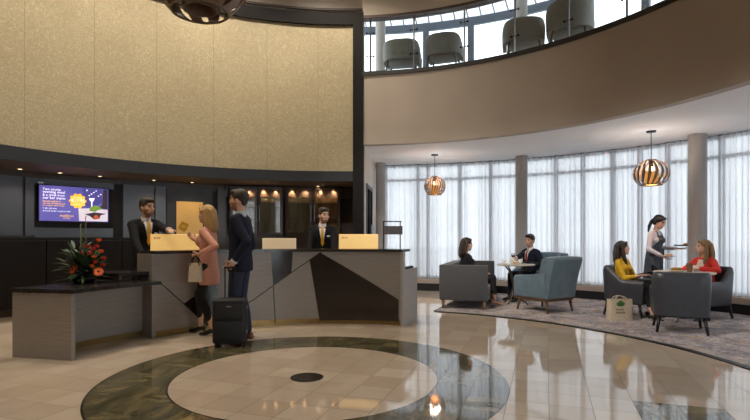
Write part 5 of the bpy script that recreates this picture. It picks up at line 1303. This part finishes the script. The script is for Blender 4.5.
bm = bmesh.new(); bx(bm, -0.118, 0.118, -0.078, 0.078, 0.004, 0.0055, 0, Matrix.Rotation(0.35, 4, 'X')); obj('screen', bm, M('tablet_glass', (36, 40, 50), 0.1), tbx)
pw = w_of(c4, c4['wr'][1]); dd = (c4['wr'][1] - c4['el'][1]).normalized(); dw = c4['M'].to_3x3() @ dd
cup_at = pw + dw * 0.095 + Vector((-0.03, -0.02, -0.05))
t = thing('wine_glass', 'stemmed glass of dark drink in the hand of the man with a red tie', 'glass', cup_at)
bm = bmesh.new(); lathe(bm, [(0, 0), (0.03, 0.0), (0.006, 0.008), (0.005, 0.06), (0.03, 0.085), (0.038, 0.12), (0.032, 0.155), (0.030, 0.155), (0.036, 0.12), (0.028, 0.088), (0, 0.07)], 24); obj('goblet', bm, GLASS, t, True)
bm = bmesh.new(); lathe(bm, [(0, 0.072), (0.026, 0.088), (0.034, 0.12), (0.034, 0.125), (0, 0.125)], 20); obj('drink', bm, M('dark_red_drink', (96, 34, 40), 0.2), t, True)

# ------------------------------------------------ second lounge table
c5 = person('woman in a mustard yellow blouse with long dark hair seated in a tub chair', (3.96, 7.99, 0), face(0.60, -0.80), 1.60, female=True, pelvis=0.435, lean=-0.02, head_yaw=0.75, head_pitch=0.12,
            hands={'L': (4.26, 7.84, 0.68), 'R': (4.08, 7.66, 0.66)}, ankles={'L': (4.24, 7.72), 'R': (4.15, 7.48)}, skin=SKIN2, hair=BROWNH, hairstyle='verylong', top=YELL, topkind='blouse', trousers=BLACKC, shoes=SHOEB, heels=True, bare_ankle=True, sleeve=0.55, palm={'L': (0, 0, -1), 'R': (0, 0, -1)}, grip=(0.8, 0.8))
mn = thing('menu_folder', 'dark open menu folder on the lap of the woman in yellow', 'menu', (4.21, 7.70, 0.675), face(0.60, -0.80))
for k in (-1, 1):
    bm = bmesh.new(); x0, x1 = sorted((0, k * 0.16)); bx(bm, x0, x1, -0.11, 0.11, -0.003, 0.003, 0.001, Matrix.Rotation(0.30, 4, 'X') @ Matrix.Rotation(-0.15 * k, 4, 'Y')); obj('cover', bm, BLACKM, mn)
    bm = bmesh.new(); x0, x1 = sorted((k * 0.012, k * 0.15)); bx(bm, x0, x1, -0.10, 0.10, 0.003, 0.005, 0, Matrix.Rotation(0.30, 4, 'X') @ Matrix.Rotation(-0.15 * k, 4, 'Y')); obj('page', bm, M('menu_page', (150, 140, 130), 0.8), mn)
c6 = person('woman in a red cardigan with long chestnut hair seated in a tub chair', (5.12, 7.74, 0), face(-0.92, -0.38), 1.62, female=True, pelvis=0.45, lean=0.06, head_yaw=-0.65, head_pitch=0.06,
            hands={'L': (4.82, 7.44, 0.775), 'R': (4.83, 7.62, 0.775)}, elbow={'L': (-0.8, -0.2, -0.3), 'R': (0.8, -0.2, -0.3)}, ankles={'L': (4.85, 7.42), 'R': (4.80, 7.66)}, skin=SKIN2, hair=CHESTH, hairstyle='verylong', top=REDC, topkind='jacket', hem=-0.04, trousers=BLACKC, shoes=SHOEB, shirt=None, palm={'L': (0, 0, -1), 'R': (0, 0, -1)})
c6['patch']('top', [(-0.03, 0.04), (0.03, 0.04), (0.06, 0.40), (0.055, 0.49), (-0.055, 0.49), (-0.06, 0.40)], CREAMT, 0.006)

# ------------------------------------------------ waitress
wt = person('waitress in a lilac blouse and dark apron with a tray beside the round table', (4.81, 8.62, 0), face(0.50, -0.86), 1.64, female=True, lean=0.06, head_yaw=0.02, head_pitch=-0.36,
            hands={'L': (at(677, 8.72), 8.72, zat(248.5, 8.72)), 'R': (at(663, 8.28), 8.28, zat(256.5, 8.28))}, elbow={'L': (-0.2, -0.6, -0.8), 'R': (0.6, -0.7, -0.4)}, skin=SKIN2, hair=BLACKH, hairstyle='tail',
            top=LILAC, topkind='blouse', trousers=BLACKC, shoes=SHOEB, sleeve=0.78, palm={'L': (0, 0.2, 1), 'R': (0, 0.2, 1)}, grip=(0.35, 0.6), hem=-0.06)
wt['patch']('apron', [(-0.155, -0.07), (0.155, -0.07), (0.150, 0.10), (0.125, 0.22), (0.085, 0.44), (-0.085, 0.44), (-0.125, 0.22), (-0.150, 0.10)], APRON, 0.010)
for k in (-1, 1): wt['patch']('apron_strap', [(0.060 * k, 0.43), (0.082 * k, 0.43), (0.066 * k, 0.515), (0.048 * k, 0.515)], APRON, 0.010)
bm = bmesh.new(); P_, s_ = wt['P'], wt['s']; sp_ = wt['sp']
loft(bm, [(sp_(a), wt['R'], wt['F'], w_ * s_, d_ * s_) for a, w_, d_ in ((-0.46, 0.185, 0.15), (-0.2, 0.178, 0.142), (0.0, 0.172, 0.132), (0.12, 0.150, 0.122), (0.17, 0.145, 0.116))])
obj('apron_skirt', bm, APRON, wt['t'], True, angle=50)
wt['patch']('apron_logo', [(-0.01, 0.36), (0.07, 0.36), (0.07, 0.385), (-0.01, 0.385)], BRASS, 0.014)
pw = w_of(wt, wt['wr'][0]); dw = wt['M'].to_3x3() @ (wt['wr'][0] - wt['el'][0]).normalized()
tc_ = pw + dw * 0.09 + Vector((0.03, 0, 0.055))
ty = thing('serving_tray', 'round dark serving tray carried by the waitress', 'tray', tc_)
bm = bmesh.new(); lathe(bm, [(0, -0.006), (0.155, -0.006), (0.172, 0.012), (0.168, 0.014), (0.152, 0.0), (0, 0.0)], 36); obj('tray', bm, BLACKM, ty, True, angle=40)
t = thing('bread_roll', 'small golden bread roll on the dark tray of the waitress', 'bread', (tc_.x + 0.02, tc_.y, tc_.z + 0.0005))
bm = bmesh.new(); ell(bm, (0, 0, 0.022), (0.05, 0.035, 0.022)); obj('crust', bm, BREAD, t, True)
bm = bmesh.new(); tube(bm, [(-0.03, 0, 0.042), (0.03, 0, 0.042)], 0.004, 6); obj('crease', bm, CREAMT, t)
pw = w_of(wt, wt['wr'][1]); dw = wt['M'].to_3x3() @ (wt['wr'][1] - wt['el'][1]).normalized()
pq = pw + dw * 0.10 + Vector((0, 0, 0.045))
plate('white plate held in the hand of the waitress', pq.x, pq.y, pq.z, 0.11)
t = thing('cake_slice', 'golden slice of cake on the plate held by the waitress', 'cake', (pq.x, pq.y, pq.z + 0.0065), 0.3)
bm = bmesh.new(); bx(bm, -0.045, 0.045, -0.03, 0.03, 0, 0.035, 0.008); obj('sponge', bm, BREAD, t)
bm = bmesh.new(); bx(bm, -0.046, 0.046, -0.031, 0.031, 0.032, 0.042, 0.006); obj('icing', bm, CREAMT, t)
